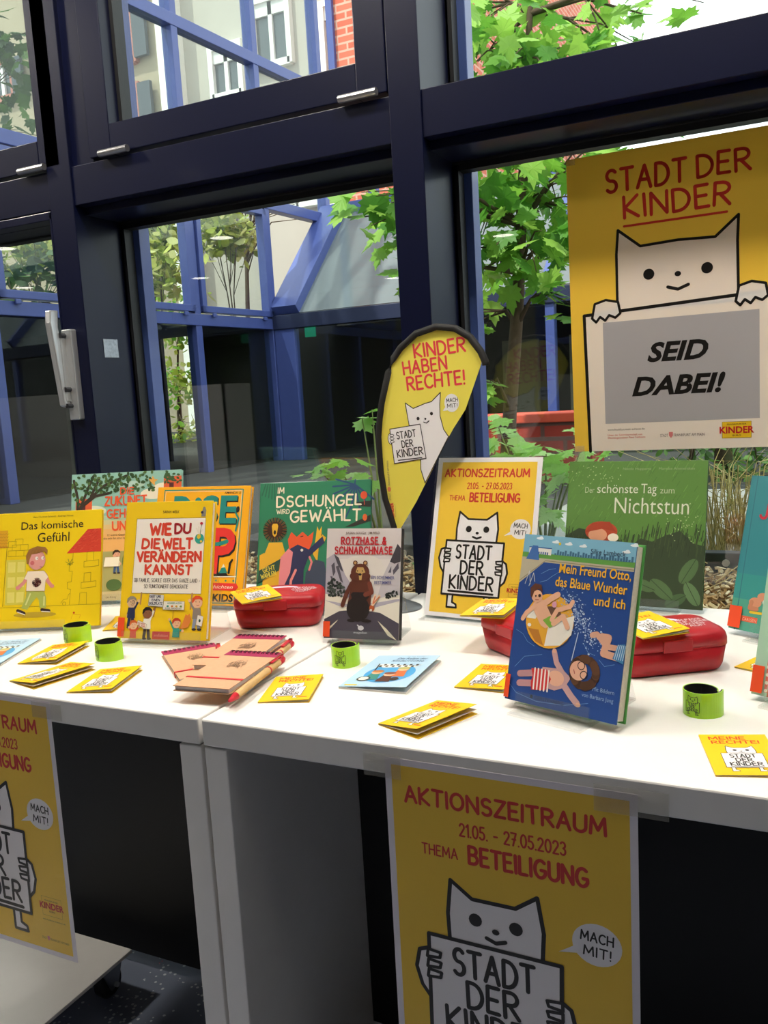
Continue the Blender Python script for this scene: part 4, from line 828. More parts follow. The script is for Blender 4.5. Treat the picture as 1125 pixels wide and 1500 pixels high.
def art_nicht(A):
    rg = random.Random(6); 
    for i in range(420):
        a, b = rg.random(), rg.random(); d_ = b > .5-.15*math.sin(a*3+.4)
        c = rg.choice(('5f8a3e', '6b9448', '557d3a', '4c7236')) if d_ else rg.choice(('3a4a28', '2c3a22', '45562e'))
        A.line([(a, b), (min(1, a+.02), min(1, b+.035))], .0012, c, 0)
    A.poly([(0, .0), (0, .46), (.1, .52), (.22, .5), (.36, .47), (.48, .4), (.56, .46), (.64, .44), (.72, .48), (.83, .52), (.92, .44), (1, .42), (1, 0)], '33412a', 1)
    for i in range(240):
        a = rg.random(); b = rg.uniform(.36, .54)-.05*math.sin(a*6); A.line([(a, b-.07), (min(1, a+.01), b)], .0014, rg.choice(('33412a', '3f4f2e', '2a3622')), 2)
    W_ = 'd3d5c2'
    A.type('Nikola Huppertz', .406, .936, .611, .018, '8f9f78', 3); A.type('Mareike Ammersken', .664, .936, .912, .018, '8f9f78', 3)
    A.type('Der', .132, .773, .202, .045, 'b8bfa2', 3, -.004); A.type('schönste', .223, .773, .523, .066, W_, 3, -.002); A.type('Tag', .545, .773, .655, .07, W_, 3, -.002); A.type('zum', .68, .773, .78, .045, 'b8bfa2', 3, -.004); A.type('Nichtstun', .358, .631, .885, .118, W_, 3, -.004)
    A.ell(.27, .5, .12, .075, 'b0482a', 3, 24); A.ell(.245, .475, .07, .05, 'd89a78', 4); A.ell(.36, .46, .04, .03, 'e8dcc8', 4); A.poly([(.15, .49), (.2, .56), (.33, .57), (.38, .5), (.28, .52)], 'a03c22', 5)
    for (a, b, c, d_) in ((.9, .25, .1, 60), (.72, .12, .1, -40), (.93, .1, .09, -60), (.6, .14, .08, -20), (.82, .05, .08, 30), (.5, .2, .06, 50)):
        A.ell(a, b, c, c*.5, rg.choice(('4f6a42', '5d7a50', '465f3c')), 4, 16, d_); q = R(d_); A.line([(a-c*math.cos(q), b-c*math.sin(q)), (a+c*math.cos(q), b+c*math.sin(q))], .0012, '33452c', 5)
    for i in range(40): A.ell(rg.gauss(.86, .06), rg.gauss(.57, .06), .004, .004, 'aebf8a', 4, 6); A.ell(rg.gauss(.2, .12), rg.gauss(.9, .05), .004, .004, 'aebf8a', 4, 6)
def art_otto(A):
    A.rect(0, .88, 1, 1, '7db4cc', 0); A.rect(.0, .862, 1, .892, '5f9a44', 1)
    for i in range(30): A.rect(.3+.023*i, .89, .318+.023*i, .9+.022*abs(math.sin(i*1.9)), '3f6a86', 1)
    for a, b in ((.3, .965), (.42, .96), (.55, .955), (.92, .945), (.98, .985), (.15, .98)): A.ell(a, b, .035, .01, 'e6eef0', 1, 12); A.ell(a+.01, b+.005, .018, .012, 'e6eef0', 1, 10)
    A.ell(.34, .958, .012, .012, 'e8c22a', 2, 10); A.rect(.06, .885, .27, .922, 'e8e4da', 2); A.line([(.06, .925), (.27, .925)], .0012, '2f5a9a', 3)
    for i in range(5): A.rect(.15+.02*i, .885, .162+.02*i, .9, '2f5a9a', 3)
    A.poly([(.09, .935), (.14, .935), (.165, .85), (.04, .85)], '3f6aa8', 3)
    A.poly([(0, .862), (1, .862), (1, .838), (.23, .838), (.0, .7)], 'b9b096', 2); A.line([(.0, .715), (.225, .85), (1, .85)], .0008, '8a826a', 3)
    A.poly([(0, 0), (0, .7), (.215, .84), (1, .84), (1, 0)], '1d4489', 2)
    for p in ([(.2, .77), (.27, .8), (.33, .81)], [(.2, .72), (.26, .735), (.3, .76), (.36, .79), (.4, .8)], [(.03, .42), (.1, .4), (.15, .36), (.22, .34)], [(.02, .1), (.1, .05), (.3, .025), (.55, .04), (.75, .08)], [(.66, .4), (.7, .36), (.76, .35)], [(.8, .33), (.85, .3), (.93, .32)], [(.06, .2), (.14, .27), (.3, .3)]): A.line(p, .0006, '6f94c8', 3)
    A.line([(.06, .7), (.09, .78), (.11, .7)], .0009, 'c8ccd0', 4); A.line([(.1, .69), (.13, .77), (.15, .72)], .0009, 'c8ccd0', 4)
    Yt = 'f0b428'
    A.type('Mein Freund Otto,', .365, .79, .985, .058, Yt, 6, .014); A.type('das Blaue Wunder', .343, .71, .965, .058, Yt, 6, .014); A.type('und ich', .7, .63, .965, .055, Yt, 6, .014); A.type('Silke Lambeck', .622, .918, .918, .03, '1e3048', 3)
    # swim ring with a boy lying in it
    A.ell(.335, .49, .225, .215, '16305f', 3, 30); A.ell(.33, .5, .22, .215, 'e4a832', 4, 30); A.poly([(.31, .352), (.33, .5), (.55, .55), (.54, .44), (.45, .37)], 'ece6da', 5); A.poly([(.13, .55), (.2, .61), (.26, .6), (.2, .5), (.115, .5)], 'ece6da', 5); A.poly([(.14, .44), (.22, .37), (.3, .352), (.24, .44)], 'b8782a', 5); A.ell(.15, .46, .018, .014, 'f0ece4', 6, 10)
    A.ell(.335, .535, .1, .07, '6a4a3a', 5)
    S1 = 'e6b090'
    A.line([(.22, .58), (.3, .5)], .02, S1, 7); A.poly([(.27, .5), (.34, .46), (.42, .5), (.4, .53), (.33, .53)], '7aa838', 8); A.line([(.35, .51), (.39, .57), (.5, .6), (.52, .63)], .006, S1, 8); A.line([(.37, .49), (.45, .54), (.5, .48)], .007, S1, 9)
    A.line([(.19, .58), (.11, .53), (.08, .49)], .006, S1, 7); A.line([(.25, .59), (.34, .64), (.38, .66)], .008, S1, 7); A.ell(.36, .6, .022, .025, 'd89ab0', 10, 10)
    A.ell(.19, .635, .052, .05, S1, 9, 18); A.poly([(.13, .63), (.12, .68), (.16, .71), (.22, .705), (.24, .66), (.2, .68), (.16, .66), (.145, .62)], '5a3222', 10); A.ell(.18, .635, .008, .008, '2a1a16', 11, 6); A.ell(.215, .64, .014, .014, '2a1a16', 11, 8); A.line([(.18, .612), (.21, .614)], .0008, 'a03a3a', 11)
    rg = random.Random(3)
    for i in range(330):
        q = rg.random(); a = .45+.33*q+rg.gauss(0, .05); b = .66-.26*q+rg.gauss(0, .035); A.ell(a, b, rg.uniform(.002, .009), rg.uniform(.002, .008), rg.choice(('9fb4d8', '7f9acb', 'c9d6ea')), 4, 6)
    # diver's legs
    A.line([(.96, .36), (.83, .37), (.86, .46), (.8, .46)], .009, 'd9a58c', 7); A.line([(.96, .41), (.85, .41), (.76, .47), (.72, .46)], .007, 'd9a58c', 6)
    A.poly([(.91, .35), (1, .33), (1, .44), (.94, .43)], '3f7fae', 8)
    for i in range(5): A.line([(.925+.017*i, .35), (.945+.015*i, .43)], .0009, 'b9d4e6', 9)
    # floating boy
    A.line([(.115, .165), (.27, .19)], .0085, 'b98a90', 5); A.line([(.12, .11), (.29, .13)], .0085, 'b98a90', 5); A.ell(.115, .165, .02, .015, 'b98a90', 6, 8); A.ell(.12, .108, .02, .015, 'b98a90', 6, 8)
    A.poly([(.3, .12), (.32, .23), (.5, .24), (.58, .2), (.54, .14), (.45, .11)], 'c09898', 6); A.ell(.45, .18, .075, .06, 'e3ae94', 7)
    A.poly([(.22, .21), (.24, .17), (.23, .13), (.24, .085), (.37, .1), (.41, .17), (.36, .22)], 'cf3232', 8)
    for i in range(5): A.line([(.26+.032*i, .095), (.255+.032*i, .215)], .0022, 'f0e8e0', 9)
    A.line([(.5, .22), (.44, .27), (.41, .33)], .0075, 'c09898', 6); A.line([(.53, .15), (.6, .1), (.66, .065)], .0085, 'c09898', 6); A.ell(.41, .335, .02, .018, 'd9a58c', 7, 8); A.ell(.67, .06, .022, .018, 'd9a58c', 7, 8)
    for i in range(60): q = rg.uniform(0, 6.28); A.ell(.69+.1*math.cos(q), .245+.075*math.sin(q), .035, .035, rg.choice(('4a3020', '3a2418', '5c3c28')), 7, 10)
    A.ell(.64, .25, .075, .075, 'e3ae94', 9, 20); A.ring(.69, .23, .03, .03, .001, '2a2224', 10, 14); A.ring(.66, .28, .03, .03, .001, '2a2224', 10, 14); A.line([(.6, .25), (.61, .23)], .001, 'a03a3a', 10); A.line([(.57, .3), (.6, .46)], .0012, 'b9cbe6', 8)
    A.type('GERSTENBERG', .28, .037, .545, .02, '0e1c3a', 4, .004); A.ell(.25, .047, .014, .016, '0e1c3a', 4, 8)
    A.type('Mit Bildern', .773, .156, .955, .024, '8fa8cf', 4); A.type('von Barbara Jung', .69, .112, .955, .024, '8fa8cf', 4)
def art_teal(A):
    for i in range(12): A.rect(0, .12+.02*i, 1, .14+.02*i+.002, '2f8a86', 0)
    A.rect(0, 0, 1, .2, '4a9a84', 0); A.line([(.055, 0), (.055, 1)], .0016, '2a6a78', 1)
    A.text('JULI', .13, .73, .42, .09, .2, 'b8283a', 2, jit=3)
    A.ell(.2, .19, .055, .04, 'c98a6a', 3, 14); A.ell(.26, .23, .05, .035, 'c98a6a', 3, 14); A.ell(.3, .2, .04, .03, 'ece4d8', 4, 12); A.line([(.17, .19), (.16, .15), (.22, .15)], .007, 'b87a5a', 4); A.line([(.17, .125), (.4, .13)], .004, 'd8b82a', 4); A.rect(.1, .06, .24, .095, 'd85a3a', 2); A.type('CARLSEN', .11, .066, .23, .02, 'e8b09a', 3)
def art_mint(A):
    A.rect(0, 0, 1, 1, 'a9c9b2', 0); A.rect(.08, .02, .1, .6, 'd86a5a', 1)
    for i in range(14): A.ell(.09, .03+.04*i, .012, .012, 'e8e0d0', 2, 6)
    A.line([(.14, .05), (.2, .09), (.3, .06)], .004, '3a2a2a', 2); A.rect(.1, .0, 1, .035, 'c8574a', 1)
ST = 'clear acrylic stand holding the %s'
book('yellow landscape picture book showing a walking child with a scribbled dark spot on the shirt', -1.3579, 1.1785, 21.5, 17.81, .27, .2272, .009, 'ecc916', 'e0bc14', art_komisch, standlabel=ST % 'yellow landscape picture book at the far left', stw=.5)
book('tall picture book with tree branches, orange lettering and turquoise sky, behind the yellow books', -1.3318, 1.4084, 20.64, 16.04, .2497, .2805, .012, '8fbdb0', '8fbdb0', art_zukunft, standlabel=ST % 'turquoise and orange picture book in the back row', stw=.8)
book('yellow hardback with a big white protest sign held up by drawn people', -1.0352, 1.174, 8.91, 16.22, .1759, .2469, .016, 'edc41c', 'e8bb18', art_wiedu, .071, ST % 'yellow protest sign hardback', name='hardback_book', stw=.9)
book('orange yellow hardback with huge teal and red letters, half hidden behind the protest sign book', -1.1469, 1.406, 5.8, 18.57, .2247, .2487, .014, 'eda91c', 'e6a21a', art_rise, standlabel=ST % 'orange yellow hardback with huge letters', name='hardback_book', stw=.8)
book('green picture book with cream jungle title, lion and elephant shapes', -.881, 1.435, 14.87, 19.96, .2311, .257, .011, '2f7a58', '24664a', art_dschungel, standlabel=ST % 'green jungle picture book', stw=.6)
book('grey snowy mountain book with a brown bear standing on a road', -.6854, 1.2665, 7.1, 15.23, .1347, .188, .016, 'cfc6c4', '1a181c', art_rotz, .085, ST % 'grey bear and mountain book', pages='17161a', soft=True, name='paperback_book', stw=.8, sto=.004)
book('large dark green picture book with a red haired child asleep in grass', -.3031, 1.5968, -3.9, 16.19, .2549, .2682, .011, '587f3c', '3f5a2e', art_nicht, standlabel=ST % 'large dark green picture book by the window', stw=.7)
book('deep blue swimming pool hardback with yellow title, nearest to the front', -.2868, 1.0363, -17.67, 15.98, .1624, .2186, .024, '2a5a94', '4f9a4a', art_otto, .04, ST % 'deep blue swimming pool hardback', name='hardback_book', stw=.66, sto=-.008)
book('teal hardback with a small squirrel, cut off at the right edge', -.0363, 1.4283, -29.45, 15.45, .2, .25, .02, '2f7f88', '2f7f88', art_teal, .104, ST % 'teal hardback at the right edge', name='hardback_book')
book('pale mint green book cut off at the right edge in front of the teal one', .0208, 1.1378, -23.23, 16.22, .2, .25, .012, 'a9c9b2', 'a9c9b2', art_mint, .072, ST % 'pale mint book at the right edge', stw=.8)

# ================================================================== SIGNS, POSTERS, FLAG
# A4 sign in a clear holder
x, y, yaw, lean, w, h = -.5462, 1.4422, R(-6.33), R(17.03), .212, .302
P_ = lean_frame(w, lean, .003); f = lambda p: P_(p.x, p.y, p.z); ACS = glass('clear sign acrylic', (.99, .995, .993), 1.45, .02)
t = thing('sign_holder', 'slanted clear acrylic sign holder in the middle of the table', 'sign holder', (x, y, T), yaw)
m = MB(); m.box(-.001, w+.001, 0, h, -.004, -.0022, ACS, f); m.build('back_sheet', t)
m = MB(); m.box(-.001, w+.001, 0, h, .0016, .0034, ACS, f); m.build('front_sheet', t)
q0 = P_(0, 0, -.003); m = MB(); m.box(-w/2, w/2, -.02, .09, .0002, .0026, ACR); strip(m, [(P_(0, .006, -.003).y+.004, .0015), (.09, .0015), (P_(0, .1, -.003).y+.002, P_(0, .1, -.003).z)], -w/2, w/2, .002, ACR); m.build('foot', t)
t = thing('event_sign', 'yellow printed announcement sheet standing in the clear holder', 'sign', (x, y, T), yaw)
m = MB(); m.box(.001, w-.001, .003, h-.002, -.0018, -.0012, mat('f2eef2', .5, name='white paper'), f); m.build('sheet', t)
event_poster(w, h, .0105).build('print', lambda u, v, o: P_(u, v, o-.0012), t)

# A3 posters taped to the front of the tables
TAPE = glass('matt tape', (.97, .97, .96), 1.4, .35, .12, 'cfcabd')
def front_poster(x0, label, z1, tl, tr, rot=0.):
    w, h = .298, .421; r = thing('poster', label, 'poster', (x0, .8972, T+z1)); r.rotation_euler = (0, rot, 0)
    m = MB(); m.box(0, w, -.0003, .0, -h, 0, mat('ece6ee', .5, name='white paper')); m.build('sheet', r)
    event_poster(w, h, .0085).build('print', lambda u, v, o: Vector((u, -.0003-o, v-h)), r)
    for k, (a, b, c, d_) in enumerate((tl, tr)): box1('tape_strip', (a, b, -.0026, -.0022, c, d_), TAPE, r)
    return r
front_poster(-.4632, 'yellow paper poster taped to the front edge of the right table', -.0145, (-.028, .022, -.026, .0035), (.252, .33, -.024, .0065), R(.35))
front_poster(-1.3127, 'yellow paper poster taped to the left table, cut off by the left edge', -.004, (-.03, .03, -.024, .002), (.262, .322, -.026, -.002), R(.3))

# large poster on the window glass
w, h = .42, .58; t = thing('window_poster', 'large yellow poster stuck to the window pane at upper right', 'poster', (-.4465, 1.8105, T+.861-.007-h)); t.rotation_euler = (0, R(-.2), 0)
m = MB(); m.box(0, w, -.0006, 0, 0, h, mat('f2ede8', .6, name='white paper', trans=.5)); m.build('sheet', t)
A = Art(w, h); V = lambda d_: 1+(d_+.007)/h; U = lambda a: a/w
A.rect(0, 0, 1, 1, 'f5cc48', 0); RD = 'd8372c'
A.text('STADT', U(.078), V(-.081), U(.226), .0405/h, .16, RD, 1, jit=3); A.text('DER', U(.247), V(-.0775), U(.338), .038/h, .16, RD, 1, jit=3); A.text('KINDER', U(.111), V(-.133), U(.304), .0395/h, .16, RD, 1, jit=3); A.line([(U(.11), V(-.149)), (U(.298), V(-.1475))], .0045, RD, 1)
BK = '16120f'; hd = [(.0935, -.31), (.094, -.2), (.098, -.155), (.14, -.19), (.21, -.187), (.277, -.19), (.318, -.155), (.316, -.2), (.317, -.31)]
A.shape([(U(a), V(b)) for a, b in hd], 'f4efec', BK, .0052, 1)
for a in (.155, .262): A.ell(U(a), V(-.245), U(.0105), U(.0105), BK, 3, 18)
A.ell(U(.209), V(-.25), U(.006), U(.005), BK, 3, 12); A.line([(U(.19), V(-.273)), (U(.209), V(-.279)), (U(.228), V(-.272))], .006, BK, 3)
A.poly([(U(.03), 0), (U(.027), V(-.313)), (U(.42), V(-.296)), (1, 0)], 'f5f1ee', 3); A.line([(U(.032), 0), (U(.027), V(-.313)), (1, V(-.296))], .0062, BK, 4)
for a, b in ((.071, -.306), (.34, -.298)):
    A.shape([(U(a-.028), V(b-.014)), (U(a-.022), V(b+.014)), (U(a), V(b+.02)), (U(a+.024), V(b+.014)), (U(a+.028), V(b-.008)), (U(a+.018), V(b-.016)), (U(a+.006), V(b-.01)), (U(a-.002), V(b-.02)), (U(a-.012), V(b-.012)), (U(a-.02), V(b-.022))], 'f5f1ee', BK, .0048, 5)
A.rect(U(.064), V(-.532), U(.353), V(-.33), 'b9b7bb', 4)
A.type('SEID', U(.149), V(-.4125), U(.263), .0365/h, BK, 5, .036, .28); A.type('DABEI!', U(.118), V(-.4775), U(.293), .0365/h, BK, 5, .036, .28)
A.type('www.frankfurt-mein-zuhause.de', U(.068), V(-.546), U(.141), .004/h, '4a4448', 5); A.type('Unter der Schirmherrschaft von', U(.068), V(-.557), U(.136), .004/h, 'd05a5a', 5); A.type('Oberbürgermeister Peter Feldmann', U(.068), V(-.5625), U(.142), .004/h, 'd05a5a', 5)
city_line(A, U(.171), V(-.562), U(.083), 5); kinder_logo(A, U(.2815), V(-.568), U(.0615), 5)
A.build('print', lambda u, v, o: Vector((u, -.0006-o, v)), t, trans=.4)
for q in ((.0, .018, h-.012, h+.012), (0, .02, -.02, .012)): box1('tape_strip', (q[0], q[1], -.003, -.0026, q[2], q[3]), TAPE, t)

# feather flag on a table stand
t = thing('feather_flag', 'yellow feather flag with black sleeve on a small table stand', 'flag', (-.71, 1.51, T), R(-2))
OUT = [(-.0187, .1606), (-.027, .19), (-.0345, .2164), (-.0405, .2695), (-.0412, .3352), (-.036, .37), (-.0297, .3996), (-.0117, .4563), (.0, .48), (.0162, .4985), (.0497, .5221), (.0911, .5315), (.1279, .5256), (.1558, .5077), (.1752, .481)]
TAIL = [(.1752, .4595), (.1405, .3794), (.115, .346), (.0929, .3122), (.062, .26), (.0317, .21), (-.0059, .1568)]
FY = mat('f6e85c', .75, bump=.25, scale=9, noise=.05, name='flag fabric', trans=.12)
m = MB(); m.prism([(a, 0, b) for a, b in OUT+TAIL], (0, .0012, 0), FY); m.build('fabric', t)
m = MB(); m.tube([(0-.0201, .0006, .012), (-.0195, .0006, .1)]+[(a, .0006, b) for a, b in OUT]+[(.1832, .0006, .462), (.1835, .0006, .456)], .0066, mat('0f0e0e', .7, name='black sleeve'), 10); m.build('sleeve', t, smooth=True)
m = MB(); m.lathe([(.001, .02), (.012, .019), (.02, .014), (.036, .007), (.044, .003), (.046, 0), (.001, 0)], mat('6e7072', .4, metal=.5, name='grey base'), 32, (-.018, 0, 0)); m.build('base', t, smooth=True)
def flag_art():
    A = Art(1, 1); FR = 'e2404a'
    A.text('KINDER', .0445, .4795, .146, .0235, .17, FR, 0, rot=3, jit=3); A.text('HABEN', .0204, .45, .108, .0225, .17, FR, 0, rot=3, jit=3); A.text('RECHTE!', .027, .4205, .142, .0235, .17, FR, 0, rot=3, jit=3)
    k = '2a2626'; wd = .0016
    A.shape([(.048, .33), (.027, .345), (.024, .366), (.02, .397), (.036, .386), (.06, .394), (.074, .397), (.093, .413), (.0905, .39), (.09, .37), (.096, .345), (.105, .3318), (.0525, .246), (.045, .272)], 'f2f0f2', k, wd, 0)
    for a, b in ((.045, .367), (.073, .375)): A.ell(a, b, .0032, .0032, k, 2, 10)
    A.ell(.06, .366, .002, .002, k, 2, 8); A.line([(.056, .36), (.062, .358), (.067, .362)], wd, k, 2)
    A.ell(-.0155, .331, .006, .011, k, 1, 14); A.ell(-.0155, .331, .0046, .0096, 'f2f0f2', 2, 14)
    A.shape([(-.0097, .2835), (-.0156, .349), (.0485, .3565), (.0574, .2925)], 'f2f0f2', k, wd, 3)
    for b in (.325, .331, .337): A.ell(-.012, b, .005, .0028, k, 5, 10); A.ell(-.012, b, .0038, .0017, 'f2f0f2', 6, 10)
    A.text('STADT', -.001, .33, .039, .0125, .15, k, 5, rot=6); A.text('DER', .009, .3135, .032, .0125, .15, k, 5, rot=6); A.text('KINDER', -.002, .295, .052, .0135, .15, k, 5, rot=6); A.line([(-.001, .2895), (.049, .294)], .0018, k, 5)
    A.ell(.1145, .393, .0145, .0165, 'f0f0f2', 0, 24); A.poly([(.103, .388), (.096, .379), (.109, .38)], 'f0f0f2', 0); A.text('MACH', .1045, .3945, .1265, .0065, .17, k, 1, rot=2); A.text('MIT!', .1055, .3845, .1255, .0065, .17, k, 1, rot=2)
    A.type('STADT', -.0215, .213, -.0075, .004, '8a8460', 0, rot=92); A.ell(-.0245, .234, .004, .005, 'e88a5a', 0, 8); A.type('FRANKFURT AM MAIN', -.022, .241, .026, .0042, '8a8460', 0, rot=91)
    A.type('KINDER', -.0165, .179, .0125, .007, 'd02a3a', 0, .03, rot=92); A.line([(-.0265, .181), (-.0135, .181), (-.0135, .204), (-.0265, .204)], .0004, '8a8460', 0, True)
    return A
flag_art().build('front_print', lambda u, v, o: Vector((u, -o, v)), t); flag_art().build('back_print', lambda u, v, o: Vector((u, .0012+o, v)), t)

# ================================================================== SMALL THINGS ON THE TABLE
CW, CHh = .073, .108
def card_art(A, w=CW, h=CHh):
    A.rect(0, 0, 1, 1, 'f6c914', 0); A.text('MEINE', .13, .86, .66, .075, .22, 'e0441e', 1, jit=4); A.text('RECHTE!', .15, .755, .84, .075, .22, 'e0441e', 1, jit=4)
    placard(A, .2, .16, .6, .0007, 1, hands=False); A.rect(.76, .09, .93, .115, 'd8442a', 1)
def make_card(label, x, y, yaw, z=0., ang=5., roll=0., group=None):
    r = thing('rights_booklet', label, 'booklet', (x, y, T+z), R(yaw)); r.rotation_euler.x = R(roll); PG = mat('d9d4cc', .7, name='booklet pages'); YB = mat('f0c31a', .5, name='booklet card')
    m = MB(); m.box(-CW/2, CW/2, -CHh/2, CHh/2, .0002, .0007, YB); m.build('back_cover', r)
    c, s_ = math.cos(R(ang)), math.sin(R(ang)); c2, s2 = math.cos(R(ang*.45)), math.sin(R(ang*.45))
    m = MB(); m.box(0, CW-.001, -CHh/2+.0005, CHh/2-.0005, .0008, .0014, PG, lambda p: Vector((-CW/2+p.x*c2, p.y, p.z+p.x*s2))); m.build('pages', r)
    fc = lambda p: Vector((-CW/2+p.x*c-p.z*s_, p.y, .0015+p.x*s_+p.z*c))
    m = MB(); m.box(0, CW, -CHh/2, CHh/2, 0, .0005, YB, fc); m.build('front_cover', r)
    A = Art(CW, CHh); card_art(A); A.build('front_print', lambda u, v, o: fc(Vector((u, v-CHh/2, .0005+o))), r); return r
CARDS = [('small yellow booklet lying flat right of the kraft notebooks', -.6786, 1.0354, 19, 0, 2.5), ('small yellow booklet gaping open at the front of the table', -.4437, .9885, -22, 0, 9), ('small yellow booklet lying in front of the red box beside the blue pool book', -.4179, 1.1627, -1, 0, 3),
 ('small yellow booklet at the front right corner, cut by the edge', -.0701, .9926, 15.4, 0, 1.2), ('small yellow booklet next to the leftmost green wristband', -1.1852, 1.0707, 15, 0, 6), ('small yellow booklet nearest the front at far left', -1.0945, .9808, -13, 0, 7), ('small yellow booklet below the second green wristband', -.9864, .9846, 17, 0, 4.5),
 ('small yellow booklet half hidden behind the yellow landscape book', -1.209, 1.281, 30, 0, 2), ('small yellow booklet half hidden behind the mint book at the right', -.045, 1.336, -25, 0, 2),
 ('small yellow booklet lying on the red box under the jungle book', -.9204, 1.3072, 47, .0625, 4), ('small yellow booklet lying on the red box left of the blue pool book', -.4644, 1.3123, 0, .0625, 4), ('small yellow booklet lying on the red box right of the blue pool book', -.2167, 1.2668, 40, .0625, 4)]
for c in CARDS: make_card(*c)['group'] = 'small yellow booklets'

# sky blue comic booklets
def blue_booklet(label, x, y, yaw, ang):
    w, h = .105, .15; r = thing('comic_booklet', label, 'booklet', (x, y, T), R(yaw), 'sky blue comic booklets'); PG = mat('dedbd4', .7, name='booklet pages'); LB = mat('b5d6ee', .4, name='sky blue card')
    m = MB(); m.box(-w/2, w/2, -h/2, h/2, .0002, .003, PG); m.build('pages', r); c, s_ = math.cos(R(ang)), math.sin(R(ang))
    fc = lambda p: Vector((-w/2+p.x*c-p.z*s_, p.y, .0032+p.x*s_+p.z*c)); m = MB(); m.box(0, w, -h/2, h/2, 0, .0005, LB, fc); m.build('front_cover', r)
    A = Art(w, h); A.type('Die Rallye der', .38, .86, .86, .055, '35608a', 1, .008, .25); A.type('Kinderrechte', .33, .78, .84, .055, '35608a', 1, .008, .25); A.type('für alle Kinder', .5, .95, .78, .02, '6a90b4', 1)
    A.ell(.53, .4, .37, .4, '4ba3dc', 1, 36)
    A.poly([(.2, .66), (.3, .7), (.85, .64), (.9, .72), (.8, .6), (.32, .58)], 'f0eee6', 2); rg = random.Random(3)
    for i in range(12): A.poly([(.24+.05*i, .6+.045*(i % 2)), (.28+.05*i, .6+.045*(i % 2)), (.28+.05*i, .645+.045*(i % 2)), (.24+.05*i, .645+.045*(i % 2))], '1c1c1e', 3)
    A.line([(.2, .7), (.26, .45)], .0018, '2a2018', 3)
    for (u, v, a, b) in ((.33, .42, 'c87a3a', '3a8a80'), (.55, .36, '8a4a30', '5a3428'), (.68, .52, 'b8b46a', 'd8703a')): A.poly([(u-.1, v-.22), (u-.07, v-.03), (u+.07, v-.03), (u+.12, v-.22)], b, 4); A.ell(u, v, .085, .08, 'e8bc98', 5, 14); A.ell(u, v+.03, .09, .055, a, 6, 14)
    A.ell(.24, .22, .1, .1, '3a3a3a', 6, 18); A.ell(.24, .22, .075, .075, 'e6e4da', 7, 16); A.ell(.7, .22, .07, .07, '3a2a22', 6, 14); A.rect(.06, .03, .25, .06, 'e0cc3a', 1)
    A.build('front_print', lambda u, v, o: fc(Vector((u, v-h/2, .0005+o))), r)
blue_booklet('sky blue comic booklet in the middle, right of a green wristband', -.5663, 1.1371, 3.2, 4); blue_booklet('sky blue comic booklet cut off by the left edge', -1.306, 1.045, 22, 1)

# red lunch boxes
def rrect(w_, d_, r_, n=6):
    o = []
    for cx, cy, a in ((w_/2-r_, d_/2-r_, 0), (-w_/2+r_, d_/2-r_, 90), (-w_/2+r_, -d_/2+r_, 180), (w_/2-r_, -d_/2+r_, 270)):
        for i in range(n+1): o.append((cx+r_*math.cos(R(a+90*i/n)), cy+r_*math.sin(R(a+90*i/n))))
    return o
def loft(m, rings, mt):
    n = len(rings[0]); vs = [p for r_ in rings for p in r_]; k = len(rings)
    m.add(vs, [(i*n+j, i*n+(j+1) % n, (i+1)*n+(j+1) % n, (i+1)*n+j) for i in range(k-1) for j in range(n)]+[tuple(range(n))[::-1], tuple(range((k-1)*n, k*n))], mt)
def lunchbox(label, x, y, yaw):
    r = thing('lunch_box', label, 'lunch box', (x, y, T), R(yaw), 'red plastic lunch boxes'); RP = mat('b01824', .38, spec=.45, noise=.03, scale=200, name='red plastic'); L_, D = .165, .108
    ring = lambda ins, z, rr=.024: [(a, b, z) for a, b in rrect(L_-2*ins, D-2*ins, max(.006, rr-ins*.5))]
    m = MB(); loft(m, [ring(.013, 0), ring(.008, .003), ring(.005, .01), ring(.001, .038)], RP); m.build('box', r, smooth=True)
    m = MB(); loft(m, [ring(.0, .0384), ring(.0, .048), ring(.002, .055), ring(.006, .0595), ring(.012, .0615), ring(.02, .062)], RP); m.build('lid', r, smooth=True)
    m = MB(); m.box(-.023, .021, -D/2-.0022, -D/2+.004, .036, .0535, RP); m.build('clasp', r, bevel=.0015)
    A = Art(L_, D); A.ell(.53, .62, .17, .1, 'd8d4e6', 0, 24); A.ell(.53, .52, .19, .09, 'b01824', 1, 24); A.line([(.62, .46), (.66, .6)], .0012, '2a2020', 1)
    for i, s_ in enumerate(('ICH PASSE', 'AUF DEINE', 'SACHEN', 'AUF!')): A.text(s_, (.66, .64, .66, .7)[i], .56-.1*i, (.9, .93, .86, .84)[i], .07, .14, 'e8dfe4', 1, jit=3)
    A.build('lid_print', lambda u, v, o: Vector((u-L_/2, v-D/2, .062+o)), r)
lunchbox('red plastic lunch box under the green jungle book', -.905, 1.364, 23.5); lunchbox('red plastic lunch box left of the blue pool book', -.3935, 1.296, -37); lunchbox('red plastic lunch box right of the blue pool book', -.199, 1.2875, 34)

